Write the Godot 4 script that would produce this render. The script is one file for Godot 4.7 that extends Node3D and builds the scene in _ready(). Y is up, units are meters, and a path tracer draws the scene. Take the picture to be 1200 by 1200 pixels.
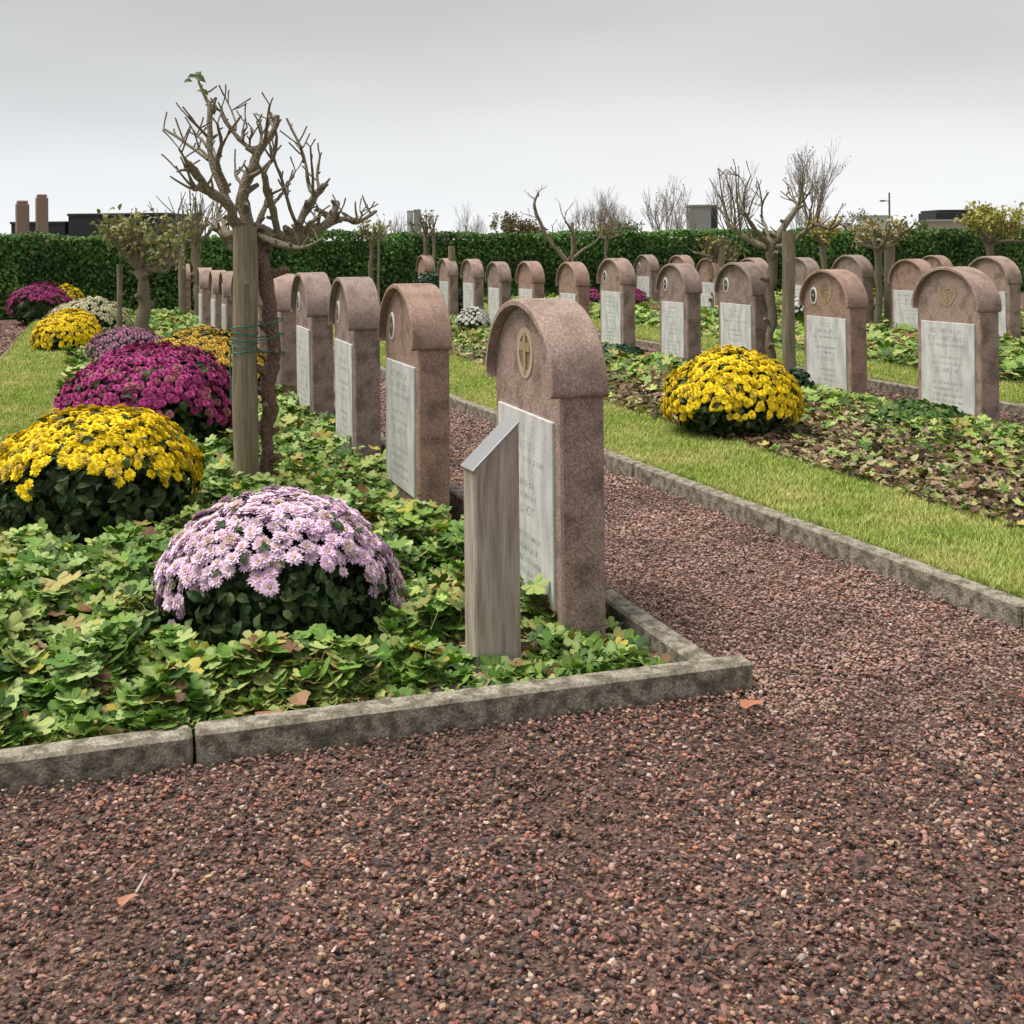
extends Node3D
# A cemetery row under a bright overcast sky. Units are metres, y is up, the rows run along -z.

var rng := RandomNumberGenerator.new()
var taken := {}
const ORD := ["nearest", "second", "third", "fourth", "fifth", "sixth", "seventh", "eighth", "ninth", "tenth", "eleventh", "twelfth", "thirteenth"]


# ---------------------------------------------------------------- mesh helpers
class Shape:
	var v := PackedVector3Array()
	var n := PackedVector3Array()
	var c := PackedColorArray()
	var uv := PackedVector2Array()
	var tint := Color.WHITE

	func vert(p: Vector3, nn: Vector3, t := Vector2.ZERO) -> void:
		v.append(p)
		n.append(nn)
		c.append(tint)
		uv.append(t)

	func tri(a: Vector3, b: Vector3, d: Vector3, out: Vector3) -> void:
		var nn := (a - d).cross(a - b).normalized()
		if nn.dot(out) < 0.0:
			var k := b
			b = d
			d = k
			nn = -nn
		vert(a, nn)
		vert(b, nn)
		vert(d, nn)

	func quad(a: Vector3, b: Vector3, d: Vector3, e: Vector3, out: Vector3) -> void:
		tri(a, b, d, out)
		tri(a, d, e, out)

	# a quad with a normal of its own at each corner
	func soft(a: Array, b: Array, d: Array, e: Array) -> void:
		for q in [[a, b, d], [a, d, e]]:
			var nn: Vector3 = (q[0][0] - q[2][0]).cross(q[0][0] - q[1][0])
			var order := [0, 1, 2] if nn.dot(q[0][1] + q[1][1] + q[2][1]) >= 0.0 else [0, 2, 1]
			for i in order:
				vert(q[i][0], q[i][1])

	func tube(pts: Array, radii: Array, sides: int, cap := true) -> void:
		var rings := []
		var side := Vector3.ZERO
		for i in pts.size():
			var d: Vector3 = (pts[mini(i + 1, pts.size() - 1)] - pts[maxi(i - 1, 0)]).normalized()
			if i == 0:
				side = d.cross(Vector3(0.31, 0.2, 0.93)).normalized()
			side = (side - d * side.dot(d)).normalized()
			var up := d.cross(side)
			var ring := []
			for k in sides:
				var a := TAU * k / sides
				var nn := side * cos(a) + up * sin(a)
				ring.append([pts[i] + nn * radii[i], nn])
			rings.append(ring)
		for i in rings.size() - 1:
			for k in sides:
				var k2 := (k + 1) % sides
				soft(rings[i][k], rings[i][k2], rings[i + 1][k2], rings[i + 1][k])
		if cap:
			for e in [0, rings.size() - 1]:
				var d: Vector3 = (pts[1] - pts[0]) * -1.0 if e == 0 else pts[e] - pts[e - 1]
				for k in sides:
					tri(pts[e], rings[e][k][0], rings[e][(k + 1) % sides][0], d)

	# a block with chamfered edges
	func block(lo: Vector3, hi: Vector3, b: float) -> void:
		var m := (lo + hi) / 2.0
		var h := (hi - lo) / 2.0
		for ax in 3:
			for s in [-1.0, 1.0]:
				var u := (ax + 1) % 3
				var w := (ax + 2) % 3
				var pts := []
				for q in [[-1.0, -1.0], [1.0, -1.0], [1.0, 1.0], [-1.0, 1.0]]:
					var p := Vector3.ZERO
					p[ax] = s * h[ax]
					p[u] = q[0] * (h[u] - b)
					p[w] = q[1] * (h[w] - b)
					pts.append(m + p)
				var o := Vector3.ZERO
				o[ax] = s
				quad(pts[0], pts[1], pts[2], pts[3], o)
		for ax in 3:
			var u := (ax + 1) % 3
			var w := (ax + 2) % 3
			for q in [[-1.0, -1.0], [1.0, -1.0], [1.0, 1.0], [-1.0, 1.0]]:
				var pts := []
				for e in [[-1.0, 0], [1.0, 0], [1.0, 1], [-1.0, 1]]:
					var p := Vector3.ZERO
					p[ax] = e[0] * (h[ax] - b)
					p[u] = q[0] * (h[u] if e[1] == 0 else h[u] - b)
					p[w] = q[1] * (h[w] - b if e[1] == 0 else h[w])
					pts.append(m + p)
				var o := Vector3.ZERO
				o[u] = q[0]
				o[w] = q[1]
				quad(pts[0], pts[1], pts[2], pts[3], o)
		for sx in [-1.0, 1.0]:
			for sy in [-1.0, 1.0]:
				for sz in [-1.0, 1.0]:
					var s := Vector3(sx, sy, sz)
					tri(m + s * Vector3(h.x, h.y - b, h.z - b), m + s * Vector3(h.x - b, h.y, h.z - b), m + s * Vector3(h.x - b, h.y - b, h.z), s)

	func done() -> ArrayMesh:
		var a := []
		a.resize(Mesh.ARRAY_MAX)
		a[Mesh.ARRAY_VERTEX] = v
		a[Mesh.ARRAY_NORMAL] = n
		a[Mesh.ARRAY_COLOR] = c
		a[Mesh.ARRAY_TEX_UV] = uv
		var m := ArrayMesh.new()
		m.add_surface_from_arrays(Mesh.PRIMITIVE_TRIANGLES, a)
		return m


func numbered(called: String) -> String:
	taken[called] = taken.get(called, -1) + 1
	return called if taken[called] == 0 else "%s_%03d" % [called, taken[called]]


func tag(o: Node, label: String, category: String, group := "") -> void:
	o.set_meta("label", label)
	o.set_meta("category", category)
	if group:
		o.set_meta("group", group)


func thing(called: String, label: String, category: String, at := Vector3.ZERO, turn := 0.0, group := "") -> Node3D:
	var o := Node3D.new()
	o.name = numbered(called)
	add_child(o)
	o.position = at
	o.rotation.y = turn
	tag(o, label, category, group)
	return o


func put(called: String, mesh: Mesh, mat: Material, parent: Node, at := Transform3D()) -> MeshInstance3D:
	var o := MeshInstance3D.new()
	o.name = called if parent != self else numbered(called)
	o.mesh = mesh
	o.material_override = mat
	o.transform = at
	parent.add_child(o, true)
	return o


func scatter(called: String, mesh: Mesh, mat: Material, parent: Node, where: Array, tints: Array) -> MultiMeshInstance3D:
	var mm := MultiMesh.new()
	mm.transform_format = MultiMesh.TRANSFORM_3D
	mm.use_colors = true
	mm.mesh = mesh
	mm.instance_count = where.size()
	for i in where.size():
		mm.set_instance_transform(i, where[i])
		mm.set_instance_color(i, tints[i])
	var o := MultiMeshInstance3D.new()
	o.name = called if parent != self else numbered(called)
	o.multimesh = mm
	o.material_override = mat
	parent.add_child(o, true)
	return o


func lin(r: float, g: float, b: float) -> Color:
	return Color(r, g, b)


func vary(c: Color, amount: float) -> Color:
	var k := 1.0 + rng.randf_range(-amount, amount)
	return Color(c.r * k * (1.0 + rng.randf_range(-0.12, 0.12)), c.g * k, c.b * k * (1.0 + rng.randf_range(-0.12, 0.12)))


func pick(table: Array) -> Color:
	var r := rng.randf()
	for e in table:
		r -= e[0]
		if r <= 0.0:
			return vary(e[1], 0.22)
	return vary(table[0][1], 0.22)


# ---------------------------------------------------------------- materials
func noise(freq: float, octaves: int, seed_: int, kind := FastNoiseLite.TYPE_SIMPLEX_SMOOTH) -> FastNoiseLite:
	var f := FastNoiseLite.new()
	f.noise_type = kind
	f.frequency = freq
	f.fractal_octaves = octaves
	f.seed = seed_
	return f


func ramp(stops: Array) -> Gradient:
	var g := Gradient.new()
	var at := PackedFloat32Array()
	var cs := PackedColorArray()
	for s in stops:
		at.append(s[0])
		cs.append(s[1].linear_to_srgb())
	g.offsets = at
	g.colors = cs
	return g


func noise_tex(size: int, f: FastNoiseLite, stops: Array) -> NoiseTexture2D:
	var t := NoiseTexture2D.new()
	t.width = size
	t.height = size
	t.seamless = true
	t.normalize = true
	t.noise = f
	if stops:
		t.color_ramp = ramp(stops)
	return t


# fine grain times coarse patches, with relief
func rough_mat(fine: Array, fine_freq: float, fine_scale: float, coarse: Array, coarse_freq: float, coarse_scale: float, relief: float, roughness := 0.9, seed_ := 1, kind := FastNoiseLite.TYPE_SIMPLEX_SMOOTH, octaves := 4) -> StandardMaterial3D:
	var m := StandardMaterial3D.new()
	m.albedo_texture = noise_tex(512, noise(fine_freq, octaves, seed_, kind), fine)
	m.uv1_triplanar = true
	m.uv1_world_triplanar = true
	m.uv1_scale = Vector3.ONE * fine_scale
	m.roughness = roughness
	if coarse:
		m.detail_enabled = true
		m.detail_blend_mode = BaseMaterial3D.BLEND_MODE_MUL
		m.detail_uv_layer = BaseMaterial3D.DETAIL_UV_2
		m.detail_albedo = noise_tex(512, noise(coarse_freq, 5, seed_ + 7), coarse)
		m.uv2_triplanar = true
		m.uv2_world_triplanar = true
		m.uv2_scale = Vector3.ONE * coarse_scale
	if relief > 0.0:
		m.heightmap_enabled = true
		m.heightmap_texture = noise_tex(512, noise(fine_freq, octaves, seed_ + 3, kind), [])
		m.heightmap_scale = relief
	return m


func plain_mat(c: Color, roughness := 0.8) -> StandardMaterial3D:
	var m := StandardMaterial3D.new()
	m.albedo_color = c.linear_to_srgb()
	m.roughness = roughness
	return m


func leaf_mat(back: Color, roughness := 0.55) -> StandardMaterial3D:
	var m := StandardMaterial3D.new()
	m.vertex_color_use_as_albedo = true
	m.roughness = roughness
	m.metallic_specular = 0.35
	m.backlight_enabled = true
	m.backlight = back
	m.cull_mode = BaseMaterial3D.CULL_DISABLED
	return m


var granites := []
var gold: StandardMaterial3D
var concrete: StandardMaterial3D
var stake_wood: StandardMaterial3D
var bark: StandardMaterial3D
var bark_red: StandardMaterial3D
var leafy: StandardMaterial3D
var petal: StandardMaterial3D
var plaques := []
var photos := []


func make_materials() -> void:
	for k in 3:
		var g := rough_mat([[0.0, lin(0.14, 0.095, 0.083)], [0.33, lin(0.255, 0.178, 0.153)], [0.5, lin(0.33, 0.235, 0.204)], [0.68, lin(0.395, 0.29, 0.255)], [1.0, lin(0.55, 0.45, 0.41)]], 0.17, 4.0,
			[[0.0, lin(0.45, 0.44, 0.4)], [0.34, lin(0.74, 0.73, 0.69)], [0.52, lin(0.98, 0.98, 0.97)], [1.0, lin(1, 0.97, 0.94)]], 0.022, 0.8, 0.06, 0.75, 11 + k, FastNoiseLite.TYPE_VALUE, 2)
		g.albedo_color = [Color(1, 1, 1), Color(0.93, 0.94, 0.95), Color(1.0, 0.96, 0.93)][k]
		granites.append(g)
	concrete = rough_mat([[0.0, lin(0.12, 0.11, 0.09)], [0.4, lin(0.28, 0.255, 0.215)], [0.62, lin(0.38, 0.35, 0.3)], [1.0, lin(0.58, 0.545, 0.48)]], 0.2, 3.0,
		[[0.0, lin(0.22, 0.215, 0.18)], [0.4, lin(0.5, 0.49, 0.44)], [0.56, lin(0.82, 0.8, 0.76)], [1.0, lin(1, 1, 0.97)]], 0.03, 1.3, 0.2, 0.95, 23, FastNoiseLite.TYPE_VALUE, 3)
	gold = plain_mat(lin(0.4, 0.3, 0.15), 0.55)
	gold.metallic = 0.25
	stake_wood = wood([[0.0, lin(0.11, 0.085, 0.055)], [0.45, lin(0.21, 0.175, 0.12)], [1.0, lin(0.34, 0.295, 0.22)]], 31)
	bark = rough_mat([[0.0, lin(0.06, 0.045, 0.033)], [0.42, lin(0.155, 0.12, 0.088)], [0.62, lin(0.23, 0.2, 0.135)], [1.0, lin(0.42, 0.4, 0.29)]], 0.03, 6.0, [], 0, 0, 0.5, 0.9, 41)
	bark_red = rough_mat([[0.0, lin(0.06, 0.03, 0.024)], [0.45, lin(0.15, 0.085, 0.068)], [0.7, lin(0.22, 0.145, 0.12)], [1.0, lin(0.4, 0.32, 0.28)]], 0.03, 6.0, [], 0, 0, 0.5, 0.9, 43)
	leafy = leaf_mat(Color(0.5, 0.6, 0.25))
	petal = leaf_mat(Color(0.5, 0.5, 0.5), 0.7)
	for k in 4:
		plaques.append(plaque_mat(100 + k))
	for k in 3:
		photos.append(photo_mat(200 + k))


func wood(stops: Array, seed_: int) -> StandardMaterial3D:
	var f := noise(0.02, 4, seed_)
	var im := Image.create(256, 512, false, Image.FORMAT_RGB8)
	var hm := Image.create(256, 512, false, Image.FORMAT_RGB8)
	var g := ramp(stops)
	for y in 512:
		for x in 256:
			var a := TAU * x / 256.0
			var s := f.get_noise_3d(cos(a) * 130.0 + 0.0, sin(a) * 130.0, y * 0.35) * 0.9 + f.get_noise_3d(cos(a) * 420.0, sin(a) * 420.0, y * 0.7 + 900.0) * 0.5
			var val := clampf(s * 0.6 + 0.5, 0.0, 1.0)
			im.set_pixel(x, y, g.sample(val))
			hm.set_pixel(x, y, Color(val, val, val))
	var m := StandardMaterial3D.new()
	m.albedo_texture = ImageTexture.create_from_image(im)
	m.heightmap_enabled = true
	m.heightmap_texture = ImageTexture.create_from_image(hm)
	m.heightmap_scale = 0.3
	m.uv1_triplanar = true
	m.uv1_world_triplanar = true
	m.uv1_scale = Vector3(3.2, 1.3, 3.2)
	m.roughness = 0.9
	return m


# pale marble with rows of worn engraved marks
func plaque_mat(seed_: int) -> StandardMaterial3D:
	rng.seed = seed_
	var w := 320
	var h := 352
	var im := Image.create(w, h, false, Image.FORMAT_RGB8)
	var f := noise(0.012, 5, seed_)
	var f2 := noise(0.12, 3, seed_ + 1)
	for y in h:
		for x in w:
			var k := 0.56 + 0.2 * f.get_noise_2d(x * 1.6, y * 0.5) + 0.1 * f2.get_noise_2d(x, y)
			im.set_pixel(x, y, Color(k, k, k * 1.015).linear_to_srgb())
	var y := 26
	var row := 0
	while y < h - 40:
		var big := row < 2 or row == 6
		var size := 17 if big else 10
		var used := rng.randi_range(90, 230)
		var x := int((w - used) / 2.0)
		if row != 3 and row != 7:
			while x < (w + used) / 2:
				if rng.randf() > 0.15:
					var dark := rng.randf_range(0.14, 0.3)
					var ink := Color(dark, dark, dark).linear_to_srgb()
					var gw := int(size * rng.randf_range(0.4, 0.62))
					match rng.randi() % 5:
						0:
							im.fill_rect(Rect2i(x, y, 2, size), ink)
							im.fill_rect(Rect2i(x, y, gw, 2), ink)
						1:
							im.fill_rect(Rect2i(x + gw / 2, y, 2, size), ink)
						2:
							im.fill_rect(Rect2i(x, y, 2, size), ink)
							im.fill_rect(Rect2i(x + gw, y, 2, size), ink)
							im.fill_rect(Rect2i(x, y + size / 2, gw, 2), ink)
						3:
							im.fill_rect(Rect2i(x, y, gw, 2), ink)
							im.fill_rect(Rect2i(x, y + size - 2, gw, 2), ink)
							im.fill_rect(Rect2i(x, y, 2, size), ink)
						4:
							im.fill_rect(Rect2i(x, y + size - 2, gw, 2), ink)
							im.fill_rect(Rect2i(x + gw, y, 2, size), ink)
				x += int(size * 0.82)
		y += size + 14
		row += 1
	var m := StandardMaterial3D.new()
	m.albedo_texture = ImageTexture.create_from_image(im)
	m.roughness = 0.5
	return m


# an old portrait photograph on enamel: dark oval picture, soft figure
func photo_mat(seed_: int) -> StandardMaterial3D:
	rng.seed = seed_
	var im := Image.create(48, 64, false, Image.FORMAT_RGB8)
	var f := noise(0.06, 3, seed_)
	var back := rng.randf_range(0.06, 0.3)
	for y in 64:
		for x in 48:
			var k := back + 0.05 * f.get_noise_2d(x, y)
			if Vector2((x - 24) / 15.0, (y - 60) / 27.0).length() < 1.0:
				k = 0.05 + 0.02 * f.get_noise_2d(x, y)
			if Vector2((x - 24) / 7.5, (y - 25) / 10.5).length() < 1.0:
				k = 0.36 + 0.1 * f.get_noise_2d(x * 2.0, y * 2.0)
			if Vector2((x - 24) / 8.5, (y - 17) / 7.0).length() < 1.0:
				k = 0.05
			im.set_pixel(x, y, Color(k, k * 0.96, k * 0.92).linear_to_srgb())
	var m := StandardMaterial3D.new()
	m.albedo_texture = ImageTexture.create_from_image(im)
	m.roughness = 0.25
	return m


# ---------------------------------------------------------------- gravestones
const HALF := 0.24
const LEDGE := 0.556
const SPRING := 0.572


func stone_body() -> ArrayMesh:
	var s := Shape.new()
	var line := [Vector2(-HALF, -0.12), Vector2(HALF, -0.12)]
	for i in 31:
		var a := PI * i / 30.0
		line.append(Vector2(HALF * cos(a), SPRING + 0.1835 * sin(a)))
	var mid := Vector2(0, 0.3)
	var n := line.size()
	var b := 0.006
	for side in [-1.0, 1.0]:
		var x: float = side * 0.0525
		var ix: float = side * (0.0525 - b)
		var o := Vector3(side, 0, 0)
		for i in n:
			var p: Vector2 = line[i]
			var q: Vector2 = line[(i + 1) % n]
			var pi := p - (p - mid).sign() * b
			var qi := q - (q - mid).sign() * b
			s.tri(Vector3(x, mid.y, mid.x), Vector3(x, pi.y, pi.x), Vector3(x, qi.y, qi.x), o)
			s.quad(Vector3(x, pi.y, pi.x), Vector3(x, qi.y, qi.x), Vector3(ix, q.y, q.x), Vector3(ix, p.y, p.x), o + Vector3(0, p.y - mid.y, p.x - mid.x))
	for i in n:
		var p: Vector2 = line[i]
		var q: Vector2 = line[(i + 1) % n]
		s.quad(Vector3(-0.0465, p.y, p.x), Vector3(0.0465, p.y, p.x), Vector3(0.0465, q.y, q.x), Vector3(-0.0465, q.y, q.x), Vector3(0, (p.y + q.y) / 2 - mid.y, (p.x + q.x) / 2 - mid.x))
	return s.done()


func stone_cap() -> ArrayMesh:
	var s := Shape.new()
	var outer := [Vector2(0.2445, LEDGE), Vector2(0.2475, LEDGE + 0.001), Vector2(0.252, LEDGE + 0.005), Vector2(0.254, LEDGE + 0.014)]
	var inner := [Vector2(0.2365, LEDGE), Vector2(0.2365, LEDGE + 0.001), Vector2(0.2365, LEDGE + 0.006), Vector2(0.2365, SPRING)]
	var normals := [Vector2(0, -1), Vector2(0.3, -0.95), Vector2(0.8, -0.6), Vector2(1, 0)]
	for i in range(1, 45):
		var a := PI * i / 44.0
		outer.append(Vector2(0.2545 * cos(a), SPRING + 0.196 * sin(a)))
		inner.append(Vector2(0.2375 * cos(a), SPRING + 0.181 * sin(a)))
		normals.append(Vector2(cos(a) / 0.2545, sin(a) / 0.196).normalized())
	for i in range(2, -1, -1):
		outer.append(Vector2(-outer[i].x, outer[i].y))
		inner.append(Vector2(-inner[i].x, inner[i].y))
		normals.append(Vector2(-normals[i].x, normals[i].y))
	var x0 := -0.078
	var x1 := 0.058
	var b := 0.006
	var rows := []
	for i in outer.size():
		var o: Vector2 = outer[i]
		var q: Vector2 = inner[i]
		var m: Vector2 = normals[i]
		var up := Vector3(0, m.y, m.x)
		var low := o - m * b
		var r := []
		r.append([Vector3(x0, q.y, q.x), Vector3(-1, 0, 0)])
		r.append([Vector3(x0, low.y, low.x), Vector3(-1, 0, 0)])
		r.append([Vector3(x0 + b * 0.3, (o.y - m.y * b * 0.3), o.x - m.x * b * 0.3), (up + Vector3(-1, 0, 0)).normalized()])
		r.append([Vector3(x0 + b, o.y, o.x), up])
		r.append([Vector3(x1 - b, o.y, o.x), up])
		r.append([Vector3(x1 - b * 0.3, (o.y - m.y * b * 0.3), o.x - m.x * b * 0.3), (up + Vector3(1, 0, 0)).normalized()])
		r.append([Vector3(x1, low.y, low.x), Vector3(1, 0, 0)])
		r.append([Vector3(x1, q.y, q.x), Vector3(1, 0, 0)])
		r.append([Vector3(x1, q.y, q.x), -up])
		r.append([Vector3(x0, q.y, q.x), -up])
		rows.append(r)
	for i in rows.size() - 1:
		for k in 9:
			if k != 7:
				s.soft(rows[i][k], rows[i][k + 1], rows[i + 1][k + 1], rows[i + 1][k])
	for e in [0, rows.size() - 1]:
		var r: Array = rows[e]
		for k in range(1, 7):
			s.tri(r[0][0], r[k][0], r[k + 1][0], Vector3(0, -1, 0))
	return s.done()


func plaque_mesh(wd: float, top: float, bottom: float) -> ArrayMesh:
	var s := Shape.new()
	s.block(Vector3(-0.0595, bottom, -wd / 2), Vector3(-0.0505, top, wd / 2), 0.0015)
	for i in s.v.size():  # seen from -x, +z lies to the right
		s.uv[i] = Vector2(s.v[i].z / wd + 0.5, (top - s.v[i].y) / (top - bottom))
	return s.done()


func oval(rz: float, ry: float, x: float, depth: float, at: Vector2) -> ArrayMesh:
	var s := Shape.new()
	for i in 24:
		var a := TAU * i / 24
		var b := TAU * (i + 1) / 24
		var p := Vector3(x, at.y + ry * sin(a), at.x + rz * cos(a))
		var q := Vector3(x, at.y + ry * sin(b), at.x + rz * cos(b))
		var m := Vector3(x, at.y, at.x)
		var back := Vector3(depth, 0, 0)
		var k := 0.9
		s.tri(m, m + (p - m) * k, m + (q - m) * k, Vector3(-1, 0, 0))
		s.quad(m + (p - m) * k, m + (q - m) * k, q + back * 0.4, p + back * 0.4, Vector3(-1, p.y - at.y, p.z - at.x))
		s.quad(p + back * 0.4, q + back * 0.4, q + back, p + back, p - m)
	for i in s.v.size():
		s.uv[i] = Vector2((s.v[i].z - at.x) / (2 * rz) + 0.5, 0.5 - (s.v[i].y - at.y) / (2 * ry))
	return s.done()


func flat_bar(s: Shape, a: Vector2, b: Vector2, wd: float, x0: float, x1: float) -> void:
	var d := (b - a).normalized()
	var w := Vector2(-d.y, d.x) * wd / 2
	var pts := [a + w, b + w, b - w, a - w]
	for i in 4:
		var p: Vector2 = pts[i]
		var q: Vector2 = pts[(i + 1) % 4]
		s.quad(Vector3(x0, p.y, p.x), Vector3(x0, q.y, q.x), Vector3(x1, q.y, q.x), Vector3(x1, p.y, p.x), Vector3(0, (p.y + q.y - a.y - b.y), (p.x + q.x - a.x - b.x)))
	s.quad(Vector3(x0, pts[0].y, pts[0].x), Vector3(x0, pts[1].y, pts[1].x), Vector3(x0, pts[2].y, pts[2].x), Vector3(x0, pts[3].y, pts[3].x), Vector3(-1, 0, 0))


# a pale disc with a raised rim; the cross on it is a part of its own
func disc_emblem() -> ArrayMesh:
	var s := Shape.new()
	var m := Vector2(0, 0.638)
	for i in 28:
		var a := Vector2.from_angle(TAU * i / 28.0)
		var b := Vector2.from_angle(TAU * (i + 1) / 28.0)
		var put_at := func(d: Vector2, k: float, x: float) -> Vector3: return Vector3(x, m.y + d.y * k, m.x + d.x * k * 0.92)
		s.quad(put_at.call(a, 0.045, -0.0548), put_at.call(b, 0.045, -0.0548), put_at.call(b, 0.062, -0.0548), put_at.call(a, 0.062, -0.0548), Vector3(-1, 0, 0))
		s.quad(put_at.call(a, 0.045, -0.0548), put_at.call(b, 0.045, -0.0548), put_at.call(b, 0.045, -0.0532), put_at.call(a, 0.045, -0.0532), Vector3(0, -a.y, -a.x))
		s.quad(put_at.call(a, 0.062, -0.0548), put_at.call(b, 0.062, -0.0548), put_at.call(b, 0.062, -0.052), put_at.call(a, 0.062, -0.052), Vector3(0, a.y, a.x))
	return s.done()


func cross_emblem() -> ArrayMesh:
	var s := Shape.new()
	flat_bar(s, Vector2(0, 0.688), Vector2(0, 0.588), 0.02, -0.0562, -0.0515)
	flat_bar(s, Vector2(-0.036, 0.652), Vector2(0.036, 0.652), 0.02, -0.0556, -0.0515)
	return s.done()


# two palm branches that bend up and outwards
func palm_emblem() -> ArrayMesh:
	var s := Shape.new()
	for side in [-1.0, 1.0]:
		var last := Vector2(side * 0.006, 0.575)
		for i in range(1, 9):
			var k := i / 8.0
			var now := Vector2(side * (0.006 + 0.05 * sin(k * 2.2)), 0.57 + 0.1 * k)
			flat_bar(s, last, now, 0.006, -0.0545, -0.0515)
			if i < 8:
				flat_bar(s, now, now + Vector2(side * 0.016, 0.012), 0.005, -0.054, -0.0515)
				flat_bar(s, now, now + Vector2(-side * 0.012, 0.014), 0.005, -0.0537, -0.0515)
			last = now
	flat_bar(s, Vector2(-0.016, 0.66), Vector2(0.016, 0.66), 0.006, -0.0552, -0.0515)
	flat_bar(s, Vector2(0, 0.58), Vector2(0, 0.64), 0.006, -0.0557, -0.0515)
	return s.done()


# ---------------------------------------------------------------- leaves, petals, pebbles
func lobed_leaf(seed_: int) -> ArrayMesh:
	rng.seed = seed_
	var s := Shape.new()
	var rim := []
	for k in 5:
		var a := deg_to_rad(-112.0 + 56.0 * k + rng.randf_range(-5, 5))
		var reach := [0.78, 0.95, 1.05, 0.95, 0.78][k] * rng.randf_range(0.92, 1.06) as float
		for e in [[-28.0, 0.62], [-17.0, 0.9], [0.0, 1.0], [16.0, 0.88]]:
			var b: float = a + deg_to_rad(e[0])
			var r: float = reach * e[1]
			rim.append(Vector3(sin(b) * r, 0.16 * r * r - (0.08 if e[1] < 0.7 else 0.0) + rng.randf_range(-0.04, 0.04), cos(b) * r))
	rim.append(Vector3(sin(deg_to_rad(142)) * 0.4, -0.02, cos(deg_to_rad(142)) * 0.4))
	for i in rim.size() - 1:
		s.tri(Vector3.ZERO, rim[i], rim[i + 1], Vector3.UP)
	for i in s.v.size():
		s.c[i] = Color(1.3, 1.22, 1.3) if s.v[i].length() < 0.01 else Color(1, 1, 1) * rng.randf_range(0.86, 1.06)
		s.n[i] = (s.n[i] + Vector3(s.v[i].x * -0.25, 0.6, s.v[i].z * -0.25)).normalized()
	s.tube([Vector3.ZERO, Vector3(0, -0.5, -0.4), Vector3(0, -1.6, -0.5)], [0.035, 0.03, 0.03], 3, false)
	return s.done()


func blade_leaf(wide: float, curl: float) -> ArrayMesh:
	var s := Shape.new()
	var pts := [Vector3(0, 0, 0), Vector3(0, 0.1, 0.33), Vector3(0, 0.1 - curl * 0.3, 0.68), Vector3(0, -curl, 1.0)]
	var ws := [0.02, wide, wide * 0.85, 0.0]
	for side in [-1.0, 1.0]:
		for i in 3:
			var a: Vector3 = pts[i] + Vector3(side * ws[i], ws[i] * 0.35, 0)
			var b: Vector3 = pts[i + 1] + Vector3(side * ws[i + 1], ws[i + 1] * 0.35, 0)
			s.tri(pts[i], pts[i + 1], b, Vector3.UP)
			if i > 0:
				s.tri(pts[i], b, a, Vector3.UP)
			else:
				s.tri(pts[i], a, b, Vector3.UP)
	return s.done()


func dead_leaf(seed_: int) -> ArrayMesh:
	rng.seed = seed_
	var s := Shape.new()
	var n := 9
	var rim := []
	for i in n:
		var a := TAU * i / n
		var r := rng.randf_range(0.35, 0.6) * (1.5 if i == 0 else 1.0)
		rim.append(Vector3(sin(a) * r, rng.randf_range(0.0, 0.38), cos(a) * r * 1.5))
	for i in n:
		s.tri(Vector3(0, 0.02, 0), rim[i], rim[(i + 1) % n], Vector3.UP)
	return s.done()


func grass_tuft(seed_: int) -> ArrayMesh:
	rng.seed = seed_
	var s := Shape.new()
	for i in 9:
		var a := rng.randf() * TAU
		var p := Vector3(rng.randf_range(-0.5, 0.5), 0, rng.randf_range(-0.5, 0.5)) * 0.03
		var lean := Vector3(cos(a), 0, sin(a)) * rng.randf_range(0.003, 0.02)
		var h := rng.randf_range(0.018, 0.036)
		var w := Vector3(-sin(a), 0, cos(a)) * 0.0014
		var m := p + lean * 0.4 + Vector3.UP * h * 0.6
		s.tint = Color(1, 1, 1) * rng.randf_range(0.75, 1.2)
		s.quad(p - w, p + w, m + w * 0.8, m - w * 0.8, Vector3.UP)
		s.tri(m - w * 0.8, m + w * 0.8, p + lean * 1.3 + Vector3.UP * h, Vector3.UP)
	return s.done()


func pebble(seed_: int) -> ArrayMesh:
	rng.seed = seed_
	var s := Shape.new()
	var t := (1.0 + sqrt(5.0)) / 2.0
	var p := []
	for q in [[-1, t, 0], [1, t, 0], [-1, -t, 0], [1, -t, 0], [0, -1, t], [0, 1, t], [0, -1, -t], [0, 1, -t], [t, 0, -1], [t, 0, 1], [-t, 0, -1], [-t, 0, 1]]:
		p.append(Vector3(q[0], q[1], q[2]).normalized() * rng.randf_range(0.68, 1.15) * Vector3(1.08, 0.52, 0.74) * 0.5)
	for f in [[0, 11, 5], [0, 5, 1], [0, 1, 7], [0, 7, 10], [0, 10, 11], [1, 5, 9], [5, 11, 4], [11, 10, 2], [10, 7, 6], [7, 1, 8], [3, 9, 4], [3, 4, 2], [3, 2, 6], [3, 6, 8], [3, 8, 9], [4, 9, 5], [2, 4, 11], [6, 2, 10], [8, 6, 7], [9, 8, 1]]:
		s.tri(p[f[0]], p[f[1]], p[f[2]], p[f[0]] + p[f[1]] + p[f[2]])
	return s.done()


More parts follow.
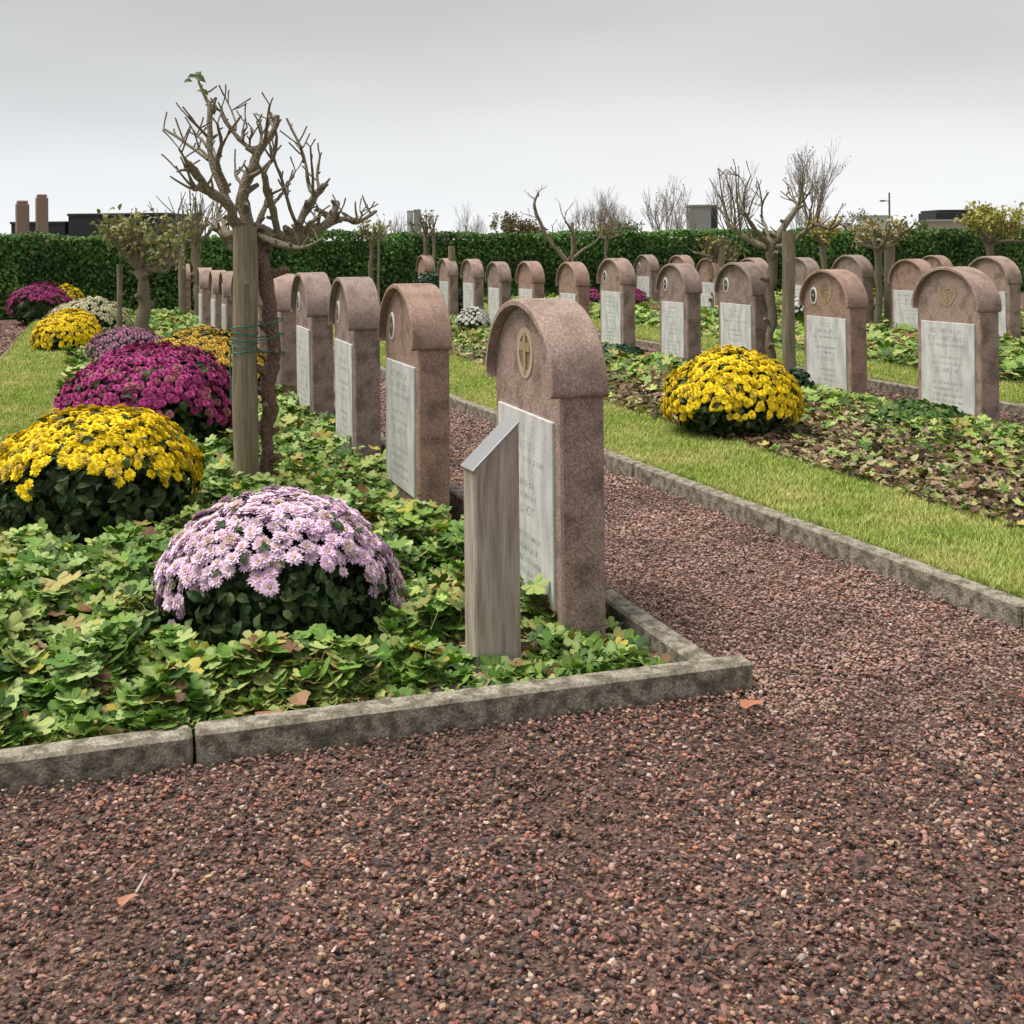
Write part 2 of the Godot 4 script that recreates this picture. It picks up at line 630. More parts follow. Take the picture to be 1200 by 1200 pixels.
func bloom(rings: Array, base: Color, tip: Color, heart: Color, heart_r: float, seed_: int) -> ArrayMesh:
	rng.seed = seed_
	var s := Shape.new()
	for ring in rings:
		var n: int = ring[0]
		for i in n:
			var a := TAU * (i + rng.randf_range(-0.25, 0.25)) / n
			var el := deg_to_rad(ring[2] + rng.randf_range(-9, 9))
			var d := Vector3(cos(a) * cos(el), sin(el), sin(a) * cos(el))
			var w := Vector3(-sin(a), 0, cos(a))
			var l: float = ring[1] * rng.randf_range(0.85, 1.1) * 0.5
			var wide := l * ring[3] as float
			var p0: Vector3 = d * l * 0.12 + Vector3.UP * ring[4] * 0.5
			var p1: Vector3 = d * l * 0.62 + Vector3.UP * ring[4] * 0.5
			var p2: Vector3 = d * l + Vector3.UP * (ring[4] * 0.5 - l * 0.1)
			var c := base.lerp(tip, rng.randf()) * rng.randf_range(0.85, 1.12)
			s.tint = c
			s.tri(p0, p1 + w * wide, p1 - w * wide, Vector3.UP)
			s.tint = c.lerp(tip, 0.5)
			s.tri(p1 + w * wide, p2, p1 - w * wide, Vector3.UP)
	if heart_r > 0.0:
		s.tint = heart
		for i in 7:
			var a := TAU * i / 7
			var b := TAU * (i + 1) / 7
			s.tri(Vector3(0, 0.2, 0), Vector3(cos(a) * heart_r, 0.13, sin(a) * heart_r), Vector3(cos(b) * heart_r, 0.13, sin(b) * heart_r), Vector3.UP)
	return s.done()


const POMPON := [[13, 1.0, 2.0, 0.26, 0.0], [12, 0.86, 24.0, 0.27, 0.04], [9, 0.66, 46.0, 0.3, 0.08], [6, 0.46, 70.0, 0.34, 0.1]]
const DAISY := [[15, 1.0, 6.0, 0.2, 0.0], [14, 0.88, 22.0, 0.21, 0.03], [10, 0.62, 40.0, 0.24, 0.05]]
var leaf_small: ArrayMesh
var leaf_lobed := []
var leaf_dead := []
var tufts := []
var pebbles := []


func facing(dir: Vector3, spin: float, size: Vector3, at: Vector3) -> Transform3D:
	var y := dir.normalized()
	var x := y.cross(Vector3(0.37, 0.11, 0.92)).normalized()
	var b := Basis(x, y, x.cross(y)).rotated(y, spin)
	return Transform3D(b.scaled_local(size), at)


# a pot-grown chrysanthemum: a dome of flower heads over dark leaves
func mum(label: String, at: Vector3, r: float, h: float, meshes: Array, size: float, cut_front: float, cut_side: float, singly: bool, seed_: int, fullness := 1.0, squash := 1.0) -> void:
	var o := thing("chrysanthemum", label, "chrysanthemum", at, 0.0, "potted chrysanthemums")
	rng.seed = seed_
	var f := noise(2.2 / r * 0.42, 3, seed_)
	var cy := h * 0.36
	var to_eye := Vector2(-at.x, -at.z).normalized()
	var where := []
	var tints := []
	var many := 3400 if singly else 700
	for i in many:
		var th := deg_to_rad(rng.randf_range(12, 128))
		var ph := rng.randf() * TAU
		var d := Vector3(sin(th) * cos(ph), cos(th), sin(th) * sin(ph))
		var k := (1.0 + 0.14 * f.get_noise_3dv(d * r)) * rng.randf_range(0.6, 0.99)
		var p := Vector3(d.x * r * k, 0, d.z * r * k * squash)
		p.y = cy + d.y * (h - cy) * k if d.y > 0.0 else cy + d.y * cy * 1.5 * k
		if d.y < 0.0:
			p.x *= 1.0 + 0.5 * d.y
			p.z *= 1.0 + 0.5 * d.y
		if p.y < 0.01:
			p.y = rng.randf_range(0.01, 0.05)
		var face := (d + Vector3(rng.randf_range(-0.7, 0.7), rng.randf_range(-0.2, 0.7), rng.randf_range(-0.7, 0.7))).normalized()
		var g := rng.randf_range(0.6, 1.25) * (0.13 * r if singly else 0.18 * r)
		where.append(facing(face, rng.randf() * TAU, Vector3(g, g, g), p))
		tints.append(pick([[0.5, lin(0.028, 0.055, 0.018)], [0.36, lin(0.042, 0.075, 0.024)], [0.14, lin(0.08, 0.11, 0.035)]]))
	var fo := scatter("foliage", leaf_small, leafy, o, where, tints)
	fo.set_meta("kind", "stuff")
	var s := Shape.new()
	for i in 10:
		for k in 16:
			var q := []
			for e in [[0, 0], [1, 0], [1, 1], [0, 1]]:
				var th: float = PI * 0.98 * (i + e[0]) / 10.0
				var ph: float = TAU * (k + e[1]) / 16.0
				var d := Vector3(sin(th) * cos(ph), cos(th), sin(th) * sin(ph))
				var p := Vector3(d.x * r, 0, d.z * r * squash) * 0.62 * (1.0 if d.y > 0.0 else 1.0 + 0.45 * d.y)
				p.y = cy + (d.y * (h - cy) * 0.68 if d.y > 0.0 else d.y * cy * 1.1)
				q.append([p, d])
			s.soft(q[0], q[1], q[2], q[3])
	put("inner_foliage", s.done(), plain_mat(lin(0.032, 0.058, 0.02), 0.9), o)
	var total := int(TAU * r * (r + h - cy) / 2.0 / (size * size * 0.5) * fullness)
	var spots := []
	for i in total:
		var y := 1.0 - (i + 0.5) / total * 1.35
		var th := acos(clampf(y, -1, 1)) + rng.randf_range(-0.04, 0.04)
		var ph := i * 2.39996323 + rng.randf_range(-0.06, 0.06)
		var d := Vector3(sin(th) * cos(ph), cos(th), sin(th) * sin(ph))
		var front := Vector2(d.x, d.z).normalized().dot(to_eye)
		var cut := deg_to_rad(lerpf(cut_side, cut_front, smoothstep(0.1, 0.95, front)) + 20.0 * f.get_noise_3dv(d * r * 2.3 + Vector3(5, 5, 5)) + rng.randf_range(-7, 7))
		if th > cut or th > deg_to_rad(60) and rng.randf() < (th - deg_to_rad(60)) * 0.4:
			continue
		var k := 1.0 + 0.14 * f.get_noise_3dv(d * r) + rng.randf_range(-0.06, 0.03)
		var p := Vector3(d.x * r * k, cy + d.y * (h - cy if d.y > 0.0 else cy * 1.3) * k, d.z * r * k * squash)
		var face := (d + Vector3(rng.randf_range(-0.3, 0.3), rng.randf_range(0.0, 0.35), rng.randf_range(-0.3, 0.3))).normalized()
		var g := size * lerpf(0.6, 1.08, sqrt(rng.randf()))
		spots.append([facing(face, rng.randf() * TAU, Vector3(g, g * 0.9, g), p), face.dot(Vector3(to_eye.x, 0.35, to_eye.y))])
	spots.sort_custom(func(a, b): return a[1] > b[1])
	var rest := []
	var white := []
	for i in spots.size():
		if singly and i < 300:
			put("flower_head", meshes[rng.randi() % meshes.size()], petal, o, spots[i][0])
		else:
			rest.append(spots[i][0])
			white.append(Color(1, 1, 1) * rng.randf_range(0.85, 1.1))
	if rest:
		var m := scatter("flower_heads", meshes[0], petal, o, rest, white)
		m.set_meta("kind", "stuff")


# ---------------------------------------------------------------- trees
func limb(s: Shape, p: Vector3, d: Vector3, length: float, r0: float, r1: float, bend: Vector3, sides: int) -> Array:
	var pts := [p]
	var radii := [r0]
	var n := 4
	for i in n:
		d = (d + bend / n + Vector3(rng.randf_range(-1, 1), rng.randf_range(-1, 1), rng.randf_range(-1, 1)) * 0.14).normalized()
		p += d * length / n
		pts.append(p)
		radii.append(lerpf(r0, r1, (i + 1.0) / n))
	s.tube(pts, radii, sides)
	return [p, d, pts]


# a hard-pruned standard tree: knobbly trunk, short spreading limbs, upright shoots
func pollard(label: String, at: Vector3, trunk_h: float, top: float, spread: float, r: float, seed_: int, leaves: int, leaf_color: Color) -> void:
	rng.seed = seed_
	var o := thing("pollarded_tree", label, "tree", at, 0.0, "pruned trees among the graves")
	var s := Shape.new()
	var pts := [Vector3(0, -0.05, 0)]
	var radii := [r * 1.35]
	var drift := Vector3.ZERO
	for i in 10:
		var k := (i + 1) / 10.0
		drift += Vector3(rng.randf_range(-1, 1), 0, rng.randf_range(-1, 1)) * r * 0.42
		pts.append(Vector3(0, trunk_h * k, 0) + drift)
		radii.append(r * rng.randf_range(0.74, 1.18) * lerpf(1.05, 0.9, k))
		if rng.randf() < 0.6:
			var a := rng.randf() * TAU
			var d := Vector3(cos(a), rng.randf_range(0.0, 0.6), sin(a))
			s.tube([pts[-1], pts[-1] + d * r * 1.1, pts[-1] + d * r * rng.randf_range(1.3, 1.9)], [r * 0.6, r * 0.5, r * 0.3], 6)
	radii[10] = r * 1.3
	s.tube(pts, radii, 9)
	put("trunk", s.done(), bark, o)
	s = Shape.new()
	var c := Shape.new()
	var tips := []
	var hub: Vector3 = pts[10]
	var n := 8
	for i in n:
		var a := TAU * (i + rng.randf_range(-0.3, 0.3)) / n
		var el := rng.randf_range(-0.05, 1.15)
		var d := Vector3(cos(a) * cos(el), sin(el), sin(a) * cos(el))
		var e := limb(s, hub, d, spread * rng.randf_range(0.55, 1.0) * (1.0 - el * 0.35), r * 0.55, r * 0.3, Vector3(rng.randf_range(-0.5, 0.5), rng.randf_range(-0.1, 0.8), rng.randf_range(-0.5, 0.5)), 6)
		for q in range(2, 5):
			for w in rng.randi_range(1, 3):
				var up := Vector3(rng.randf_range(-0.6, 0.6) + cos(a) * 0.3, rng.randf_range(0.5, 1.2), rng.randf_range(-0.6, 0.6) + sin(a) * 0.3).normalized()
				var start: Vector3 = e[2][q]
				var room := maxf(0.08, top - start.y)
				var sh := limb(c, start, up, room * rng.randf_range(0.25, 1.0), r * 0.19, r * 0.08, Vector3(rng.randf_range(-0.5, 0.5), 0.3, rng.randf_range(-0.5, 0.5)), 4)
				tips.append_array(sh[2].slice(1))
				if rng.randf() < 0.8:
					var tw := limb(c, sh[2][2], Vector3(rng.randf_range(-1, 1), 0.7, rng.randf_range(-1, 1)).normalized(), room * rng.randf_range(0.15, 0.4), r * 0.1, r * 0.05, Vector3(0, 0.3, 0), 3)
					tips.append(tw[0])
	put("limbs", s.done(), bark, o)
	put("crown", c.done(), bark, o)
	if leaves:
		var where := []
		var tints := []
		for i in leaves:
			var p: Vector3 = tips[rng.randi() % tips.size()] + Vector3(rng.randf_range(-1, 1), rng.randf_range(-1, 1), rng.randf_range(-1, 1)) * 0.05
			var g := rng.randf_range(0.035, 0.07)
			where.append(facing(Vector3(rng.randf_range(-1, 1), rng.randf_range(0, 1), rng.randf_range(-1, 1)), rng.randf() * TAU, Vector3(g, g, g), p))
			tints.append(vary(leaf_color, 0.3))
		scatter("leaves", leaf_small, leafy, o, where, tints).set_meta("kind", "stuff")


func fork(s: Shape, p: Vector3, d: Vector3, length: float, r: float, depth: int, tips: Array) -> void:
	var e := limb(s, p, d, length, r, r * 0.62, Vector3(0, 0.4, 0), 5 if depth > 2 else 3)
	tips.append(e[0])
	if depth == 0:
		return
	for i in 3:
		var q: Vector3 = e[2][4] if i == 0 else e[2][rng.randi_range(2, 4)]
		var nd: Vector3 = (e[1] + Vector3(rng.randf_range(-1, 1), rng.randf_range(-0.2, 0.7), rng.randf_range(-1, 1)) * 0.55).normalized()
		fork(s, q, nd, length * rng.randf_range(0.6, 0.85), r * 0.6, depth - 1, tips)


func bare_tree(label: String, at: Vector3, h: float, wide: float, seed_: int, mat: Material, leaves: int, leaf_color: Color) -> void:
	rng.seed = seed_
	var o := thing("bare_tree", label, "tree", at, 0.0, "trees beyond the hedge")
	var s := Shape.new()
	var e := limb(s, Vector3(0, -0.1, 0), Vector3.UP, h * 0.3, h * 0.016, h * 0.012, Vector3.ZERO, 6)
	put("trunk", s.done(), mat, o)
	s = Shape.new()
	var tips := []
	for i in 6:
		var a := TAU * i / 6.0 + rng.randf_range(-0.4, 0.4)
		var d := Vector3(cos(a) * wide, rng.randf_range(0.8, 1.5), sin(a) * wide).normalized()
		fork(s, e[2][rng.randi_range(2, 4)], d, h * rng.randf_range(0.2, 0.29), h * 0.0095, 4, tips)
	put("crown", s.done(), mat, o)
	if leaves:
		var where := []
		var tints := []
		for i in leaves * (1 if leaves < 200 else 3):
			var p: Vector3 = tips[rng.randi() % tips.size()] + Vector3(rng.randf_range(-1, 1), rng.randf_range(-1, 1), rng.randf_range(-1, 1)) * h * 0.03
			var g := rng.randf_range(0.7, 1.3) * h * (0.016 if leaves < 200 else 0.04)
			where.append(facing(Vector3(rng.randf_range(-1, 1), rng.randf_range(0, 1), rng.randf_range(-1, 1)), rng.randf() * TAU, Vector3(g, g, g), p))
			tints.append(vary(leaf_color, 0.3))
		scatter("leaves", leaf_small, leafy, o, where, tints).set_meta("kind", "stuff")


func stake(label: String, at: Vector3, h: float, r: float, lean := 0.0) -> Node3D:
	var s := Shape.new()
	var pts := []
	var radii := []
	for i in 9:
		var k := i / 8.0
		pts.append(Vector3(lean * k + 0.003 * sin(k * 9.0), -0.2 + (h + 0.2) * k, 0.003 * cos(k * 7.0)))
		radii.append(r * (1.0 + 0.04 * sin(k * 17.0)) * lerpf(1.03, 0.98, k))
	pts.append(pts[8] + Vector3(0, 0.006, 0))
	radii.append(r * 0.88)
	s.tube(pts, radii, 16)
	var o := put("wooden_stake", s.done(), stake_wood, self, Transform3D(Basis(), at))
	tag(o, label, "stake", "stakes that hold the trees")
	return o


# a clipped mound or wall of small leaves
func shrub(label: String, at: Vector3, half: Vector3, count: int, colors: Array, leaf: float, seed_: int) -> void:
	rng.seed = seed_
	var o := thing("shrub", label, "shrub", at, 0.0, "shrubs between the graves")
	var where := []
	var tints := []
	for i in count:
		var d := Vector3(rng.randfn(), rng.randfn(), rng.randfn()).normalized()
		d.y = absf(d.y)
		var p := d * half * rng.randf_range(0.75, 1.05)
		p.y = d.y * half.y * 2.0 * rng.randf_range(0.8, 1.02)
		var g := leaf * rng.randf_range(0.7, 1.3)
		where.append(facing(d + Vector3(rng.randf_range(-0.8, 0.8), rng.randf_range(-0.4, 0.8), rng.randf_range(-0.8, 0.8)), rng.randf() * TAU, Vector3(g, g, g), p))
		tints.append(pick(colors))
	scatter("foliage", leaf_small, leafy, o, where, tints).set_meta("kind", "stuff")
	var s := Shape.new()
	s.tube([Vector3(0, -0.03, 0), Vector3(0.01, half.y, 0)], [0.012, 0.008], 6)
	put("stem", s.done(), bark, o)
	s = Shape.new()
	for i in 7:
		for k in 12:
			var q := []
			for e in [[0, 0], [1, 0], [1, 1], [0, 1]]:
				var th: float = PI * 0.52 * (i + e[0]) / 7.0
				var ph: float = TAU * (k + e[1]) / 12.0
				var d := Vector3(sin(th) * cos(ph), cos(th), sin(th) * sin(ph))
				q.append([d * half * Vector3(0.75, 1.55, 0.75) + Vector3(0, 0.01, 0), d])
			s.soft(q[0], q[1], q[2], q[3])
	put("inner_foliage", s.done(), plain_mat(lin(0.03, 0.07, 0.032), 0.9), o)


# ---------------------------------------------------------------- ground
func kerb_x(z: float) -> float:  # outer edge of the kerb across the path, which is not quite parallel
	return 1.99 + (maxf(z, -7.0) + 2.34) * 0.0418


func sheet(called: String, corners: Array, mat: Material) -> MeshInstance3D:
	var s := Shape.new()
	s.quad(corners[0], corners[1], corners[2], corners[3], Vector3.UP)
	var o := put(called, s.done(), mat, self)
	o.set_meta("kind", "structure")
	return o


func kerb_stone(root: Node3D, a: Vector2, b: Vector2, side: float, wd: float, top: float) -> void:
	# a..b is the outer edge seen from above; the stone lies to the given side of it
	var d := b - a
	var length := d.length()
	var s := Shape.new()
	var lo := Vector3(0, -0.12, minf(0.0, side * wd))
	s.block(lo, Vector3(length, top, maxf(0.0, side * wd)), 0.006)
	var turn := -atan2(d.y, d.x)
	put("kerb_stone", s.done(), concrete, root, Transform3D(Basis(Vector3.UP, turn + rng.randf_range(-0.002, 0.002)), Vector3(a.x, rng.randf_range(-0.003, 0.003), a.y)))


func kerb_line(called: String, xs: Callable, z0: float, z1: float, side: float, wd: float, top: float) -> void:
	var root := Node3D.new()
	root.name = called
	root.set_meta("kind", "structure")
	add_child(root)
	var z := z0
	while z > z1:
		var e := maxf(z1, z - 1.0)
		kerb_stone(root, Vector2(xs.call(z), z), Vector2(xs.call(e + 0.006), e + 0.006), side, wd, top)
		z = e


func dist(x: float, z: float) -> float:
	return maxf(0.5, x * 0.3138 - z * 0.9495)


func in_frame(x: float, z: float) -> bool:
	var t := x * 0.3138 - z * 0.9495
	var r := x * 0.9495 + z * 0.3138
	return t > 1.1 and absf(r) < t * 0.5 + 0.35


const STONE_TINTS := [[0.34, Color(0.165, 0.086, 0.067)], [0.2, Color(0.09, 0.055, 0.047)], [0.14, Color(0.045, 0.04, 0.04)], [0.14, Color(0.27, 0.145, 0.115)], [0.09, Color(0.3, 0.19, 0.12)], [0.05, Color(0.4, 0.29, 0.25)], [0.04, Color(0.27, 0.1, 0.065)]]


func on_gravel(x: float, z: float) -> bool:
	if z > -2.215:
		return x < 1.99 or z > -2.27
	if x > 1.195 and x < kerb_x(z):
		return true
	return x > 4.01 and x < 4.4 or x > 6.75 and x < 7.1 or x < -0.79


func lay_gravel() -> void:
	rng.seed = 501
	var where := [[], [], [], []]
	var tints := [[], [], [], []]
	var f := noise(2.4, 4, 77)
	for zone in [[-0.9, 2.6, -2.3, -0.9, 16500.0], [1.15, 2.1, -4.2, -2.2, 17000.0], [1.15, 2.1, -7.5, -4.2, 8000.0], [1.1, 2.0, -13.0, -7.5, 2600.0], [3.99, 4.42, -10.0, -4.5, 4000.0], [6.7, 7.1, -12.0, -8.0, 1500.0], [-1.7, -0.78, -16.5, -7.0, 1500.0]]:
		var n := int((zone[1] - zone[0]) * (zone[3] - zone[2]) * zone[4])
		var size := 0.98 / sqrt(zone[4])
		for i in n:
			var x := rng.randf_range(zone[0], zone[1])
			var z := rng.randf_range(zone[2], zone[3])
			if not on_gravel(x, z) or not in_frame(x, z):
				continue
			var g := size * minf(exp(rng.randfn(0.0, 0.33)), 1.75) * 1.1
			var k := rng.randi() % 4
			var b := Basis.from_euler(Vector3(rng.randf_range(-0.5, 0.5), rng.randf() * TAU, rng.randf_range(-0.5, 0.5))).scaled_local(Vector3(g, g * rng.randf_range(0.7, 1.2), g))
			where[k].append(Transform3D(b, Vector3(x, rng.randf_range(-0.006, 0.008), z)))
			var c := pick(STONE_TINTS)
			var m := 1.12 + 0.5 * f.get_noise_2d(x, z)
			if x > 1.2 and z < -1.9 + 0.8 * f.get_noise_2d(x * 2.0 + 30.0, z * 2.0) and rng.randf() < 0.6:
				c = c.lerp(lin(0.38, 0.26, 0.225), 0.6)
			tints[k].append(Color(c.r * m, c.g * m, c.b * m))
	var m := StandardMaterial3D.new()
	m.vertex_color_use_as_albedo = true
	m.roughness = 0.8
	var root := Node3D.new()
	root.name = "gravel"
	root.set_meta("kind", "stuff")
	add_child(root)
	tag(root, "loose red-brown crushed stone covering the paths and the foreground", "gravel")
	for k in 4:
		scatter("pebbles", pebbles[k], m, root, where[k], tints[k]).set_meta("kind", "stuff")


func lay_grass() -> void:
	rng.seed = 601
	var m := leaf_mat(Color(0.5, 0.55, 0.2), 0.6)
	var f := noise(1.1, 3, 5)
	for strip in [[0, "short bright lawn strip between the path kerb and right-hand graves"], [1, "short lawn strip along the far left edge of the left bed"], [2, "lawn strip behind the right-hand row of headstones"]]:
		var where := [[], [], []]
		var tints := [[], [], []]
		for i in 70000:
			var z := -2.3 - 14.5 * pow(rng.randf(), 2.0)
			var x := rng.randf()
			if strip[0] == 0:
				x = lerpf(kerb_x(z) + 0.055, 2.58 + 0.1 * f.get_noise_2d(z * 2.0, 3.0), x)
				if i > 42000:
					break
			elif strip[0] == 1:
				x = lerpf(-0.74, -0.24 + 0.12 * f.get_noise_2d(z * 2.0, 9.0), x)
				if i > 26000:
					break
			else:
				x = lerpf(4.46, 5.1 + 0.12 * f.get_noise_2d(z * 2.0, 15.0), x)
				if i > 24000:
					break
			if not in_frame(x, z):
				continue
			var k := rng.randi() % 3
			var t := dist(x, z)
			var g := rng.randf_range(0.75, 1.3) * clampf(t / 7.0, 1.0, 1.7)
			where[k].append(Transform3D(Basis(Vector3.UP, rng.randf() * TAU).scaled(Vector3(g, g * rng.randf_range(0.7, 1.0), g)), Vector3(x, 0.034, z)))
			var dry := clampf(0.35 + 0.9 * f.get_noise_2d(x * 2.0, z * 2.0) + rng.randf_range(-0.2, 0.2), 0.0, 1.0)
			tints[k].append(vary(lin(0.32, 0.42, 0.085).lerp(lin(0.54, 0.52, 0.2), dry), 0.25))
		var root := Node3D.new()
		root.name = numbered("grass")
		root.set_meta("kind", "stuff")
		add_child(root)
		tag(root, strip[1], "grass")
		for k in 3:
			scatter("blades", tufts[k], m, root, where[k], tints[k]).set_meta("kind", "stuff")


const GREEN := [[0.3, Color(0.1, 0.2, 0.036)], [0.29, Color(0.19, 0.31, 0.062)], [0.26, Color(0.34, 0.43, 0.15)], [0.06, Color(0.05, 0.11, 0.025)], [0.05, Color(0.42, 0.36, 0.06)], [0.04, Color(0.17, 0.08, 0.04)]]
const LIME := [[0.34, Color(0.19, 0.31, 0.065)], [0.32, Color(0.37, 0.45, 0.14)], [0.16, Color(0.06, 0.12, 0.03)], [0.12, Color(0.4, 0.35, 0.12)], [0.08, Color(0.22, 0.12, 0.06)]]
const BROWN := [[0.34, Color(0.15, 0.085, 0.055)], [0.24, Color(0.28, 0.19, 0.12)], [0.22, Color(0.06, 0.04, 0.03)], [0.2, Color(0.4, 0.34, 0.2)]]


func lay_cover() -> void:
	rng.seed = 701
	var f := noise(1.7, 3, 15)
	var f2 := noise(0.9, 2, 16)
	for bed in [[0, "mat of lobed green leaves covering the left-hand bed"], [1, "patchy yellow-green leaves covering the right-hand bed"], [2, "pale green leafy ground cover in the bed behind the right-hand headstones"]]:
		var where := [[], [], []]
		var tints := [[], [], []]
		var dead := [[], []]
		var dead_tints := [[], []]
		var tries: int = [50000, 34000, 20000][bed[0]]
		for i in tries:
			var z: float
			var x: float
			if bed[0] == 0:
				z = -2.3 - 14.4 * pow(rng.randf(), 2.6)
				x = rng.randf_range(-0.32, 1.1)
				if x < -0.2 + 0.12 * f2.get_noise_2d(z * 2.0, 4.0) and z < -5.2:
					continue
				if x > 1.02 and z < -2.75:
					continue
				if x > 1.04 and rng.randf() < 0.6:
					continue
			elif bed[0] == 1:
				z = -2.5 - 14.0 * pow(rng.randf(), 1.7)
				x = rng.randf_range(2.52, 3.88)
			else:
				z = -4.5 - 12.2 * rng.randf()
				x = rng.randf_range(5.05, 9.3)
				if x > 6.65 and x < 7.75:
					continue
			if not in_frame(x, z):
				continue
			var t := dist(x, z)
			var mound := clampf(0.5 + 1.3 * f.get_noise_2d(x * 2.2, z * 2.2), 0.0, 1.0)
			var g := lerpf(0.016, 0.044, pow(rng.randf(), 1.4)) * clampf(t / 5.0, 1.0, 1.8)
			var y: float
			var c: Color
			var is_dead := false
			if bed[0] == 0:
				if f2.get_noise_2d(x * 3.0 + 40.0, z * 3.0) > 0.32 and rng.randf() < 0.6:
					is_dead = true
				y = -0.015 + (0.045 + 0.095 * mound) * sqrt(rng.randf()) * clampf(minf(x + 0.6, -2.2 - z) * 6.0, 0.5, 1.0)
				c = pick(GREEN if f2.get_noise_2d(x * 2.0, z * 2.0) < 0.12 else LIME)
				var near_plant := 1.0
				for q in [[0.375, -2.84, 0.2], [-0.04, -4.18, 0.27], [0.2, -5.75, 0.3]]:
					near_plant = minf(near_plant, (Vector2(x - q[0], z - q[1]).length() - q[2]) / 0.16)
				if near_plant < 0.0:
					continue
				y = lerpf(-0.02, y, clampf(near_plant + 0.25, 0.25, 1.0))
				if x > 0.62 and z > -2.66:
					y = lerpf(-0.015, y, 0.5)
			elif bed[0] == 1:
				var green := smoothstep(3.1, 3.9, x + 0.55 * f.get_noise_2d(x * 2.0 + 9.0, z * 2.0) + clampf((-z - 5.5) * 0.12, 0.0, 0.4))
				is_dead = rng.randf() > green * 0.85 + 0.1
				if is_dead and rng.randf() < 0.2:
					continue
				if not is_dead:
					g *= 0.8
				y = 0.04 + (0.025 + 0.085 * mound * (0.3 + 0.7 * green) * (1.0 - 0.75 * smoothstep(3.45, 3.75, x))) * sqrt(rng.randf())
				c = pick(LIME)
			else:
				y = 0.03 + (0.05 + 0.12 * mound) * sqrt(rng.randf())
				c = pick(LIME)
			var face := Vector3(rng.randfn(0.0, 0.36), 1.0, rng.randfn(0.08, 0.36))
			if is_dead:
				var k := rng.randi() % 2
				var q := g * (1.1 if bed[0] == 0 else 0.75)
				dead[k].append(facing(face, rng.randf() * TAU, Vector3(q, q, q), Vector3(x, (0.048 if bed[0] > 0 else 0.0) + rng.randf() * 0.025, z)))
				dead_tints[k].append(pick(BROWN))
			else:
				var k := rng.randi() % 3
				where[k].append(facing(face, rng.randf() * TAU, Vector3(g, g, g), Vector3(x, y, z)))
				tints[k].append(c)
		var root := Node3D.new()
		root.name = numbered("ground_cover")
		root.set_meta("kind", "stuff")
		add_child(root)
		tag(root, bed[1], "ground cover")
		for k in 3:
			scatter("leaves", leaf_lobed[k], leafy, root, where[k], tints[k]).set_meta("kind", "stuff")
		for k in 2:
			if dead[k]:
				scatter("dead_leaves", leaf_dead[k], leafy, root, dead[k], dead_tints[k]).set_meta("kind", "stuff")


# ---------------------------------------------------------------- the scene
func _ready() -> void:
	var cam := Camera3D.new()
	cam.name = "camera"
	cam.projection = Camera3D.PROJECTION_FRUSTUM
	cam.near = 0.05
	cam.far = 2500.0
	cam.size = 1200.0 / 1453.0 * cam.near
	cam.frustum_offset = Vector2(0, -(600.0 - 286.0) / 1453.0 * cam.near)
	cam.position = Vector3(0, 0.9, 0)
	cam.basis = Basis(Vector3.UP, -0.3191) * Basis(Vector3.BACK, -0.0105)
	add_child(cam)
	cam.current = true

	var env := Environment.new()
	env.tonemap_mode = Environment.TONE_MAPPER_LINEAR
	env.tonemap_exposure = EXPOSURE
	env.sdfgi_enabled = true
	env.ssao_enabled = true
	env.ssil_enabled = true
	env.background_mode = Environment.BG_SKY
	var sky := Sky.new()
	var pano := PanoramaSkyMaterial.new()
	pano.panorama = overcast()
	sky.sky_material = pano
	env.sky = sky
	var we := WorldEnvironment.new()
	we.name = "environment"
	we.environment = env
	add_child(we)

	var sun := DirectionalLight3D.new()
	sun.name = "sun"
	sun.light_color = Color(1.0, 0.97, 0.92)
	sun.light_energy = SUN
	sun.light_angular_distance = 42.0
	sun.shadow_enabled = true
	sun.basis = Basis.looking_at(Vector3(0.36, -0.9, 0.14))
	add_child(sun)

	make_materials()
	leaf_small = blade_leaf(0.27, 0.25)
	for k in 3:
		leaf_lobed.append(lobed_leaf(40 + k))
		tufts.append(grass_tuft(60 + k))
	for k in 2:
		leaf_dead.append(dead_leaf(50 + k))
	for k in 4:
		pebbles.append(pebble(70 + k))

	setting()
	gravestones()
	lectern()
	trees()
	flowers()
	lay_gravel()
	lay_grass()
	lay_cover()
	oddments()


const EXPOSURE := 3.15
const SUN := 0.5


func overcast() -> ImageTexture:
	var w := 1024
	var h := 512
	var im := Image.create(w, h, false, Image.FORMAT_RGBF)
	var f := noise(1.0, 4, 3)
	for y in h:
		var el := (0.5 - (y + 0.5) / h) * PI
		for x in w:
			var az := TAU * x / w
			var d := Vector3(cos(az) * cos(el), sin(el), sin(az) * cos(el))
			var k := clampf(rad_to_deg(el) / 11.5, 0.0, 1.0)
			k = k * k * (3.0 - 2.0 * k) * 0.8 + k * 0.2
			var cloud := f.get_noise_3d(d.x * 1.6, d.y * 9.0, d.z * 1.6)
			var v := lerpf(0.97, 0.6, k) * (1.0 + 0.13 * cloud * smoothstep(0.0, 0.08, el))
			var blue := 0.03 * clampf(0.5 - 2.0 * f.get_noise_3d(d.x * 0.7 + 20.0, d.y, d.z * 0.7), 0.0, 1.0)
			var c := Color(v * (1.0 - blue), v, v * (1.0 + blue * 0.8))
			if el < -0.01:
				c = Color(0.1, 0.1, 0.07)
			im.set_pixel(x, y, Color(c.r / EXPOSURE, c.g / EXPOSURE, c.b / EXPOSURE))
	return ImageTexture.create_from_image(im)


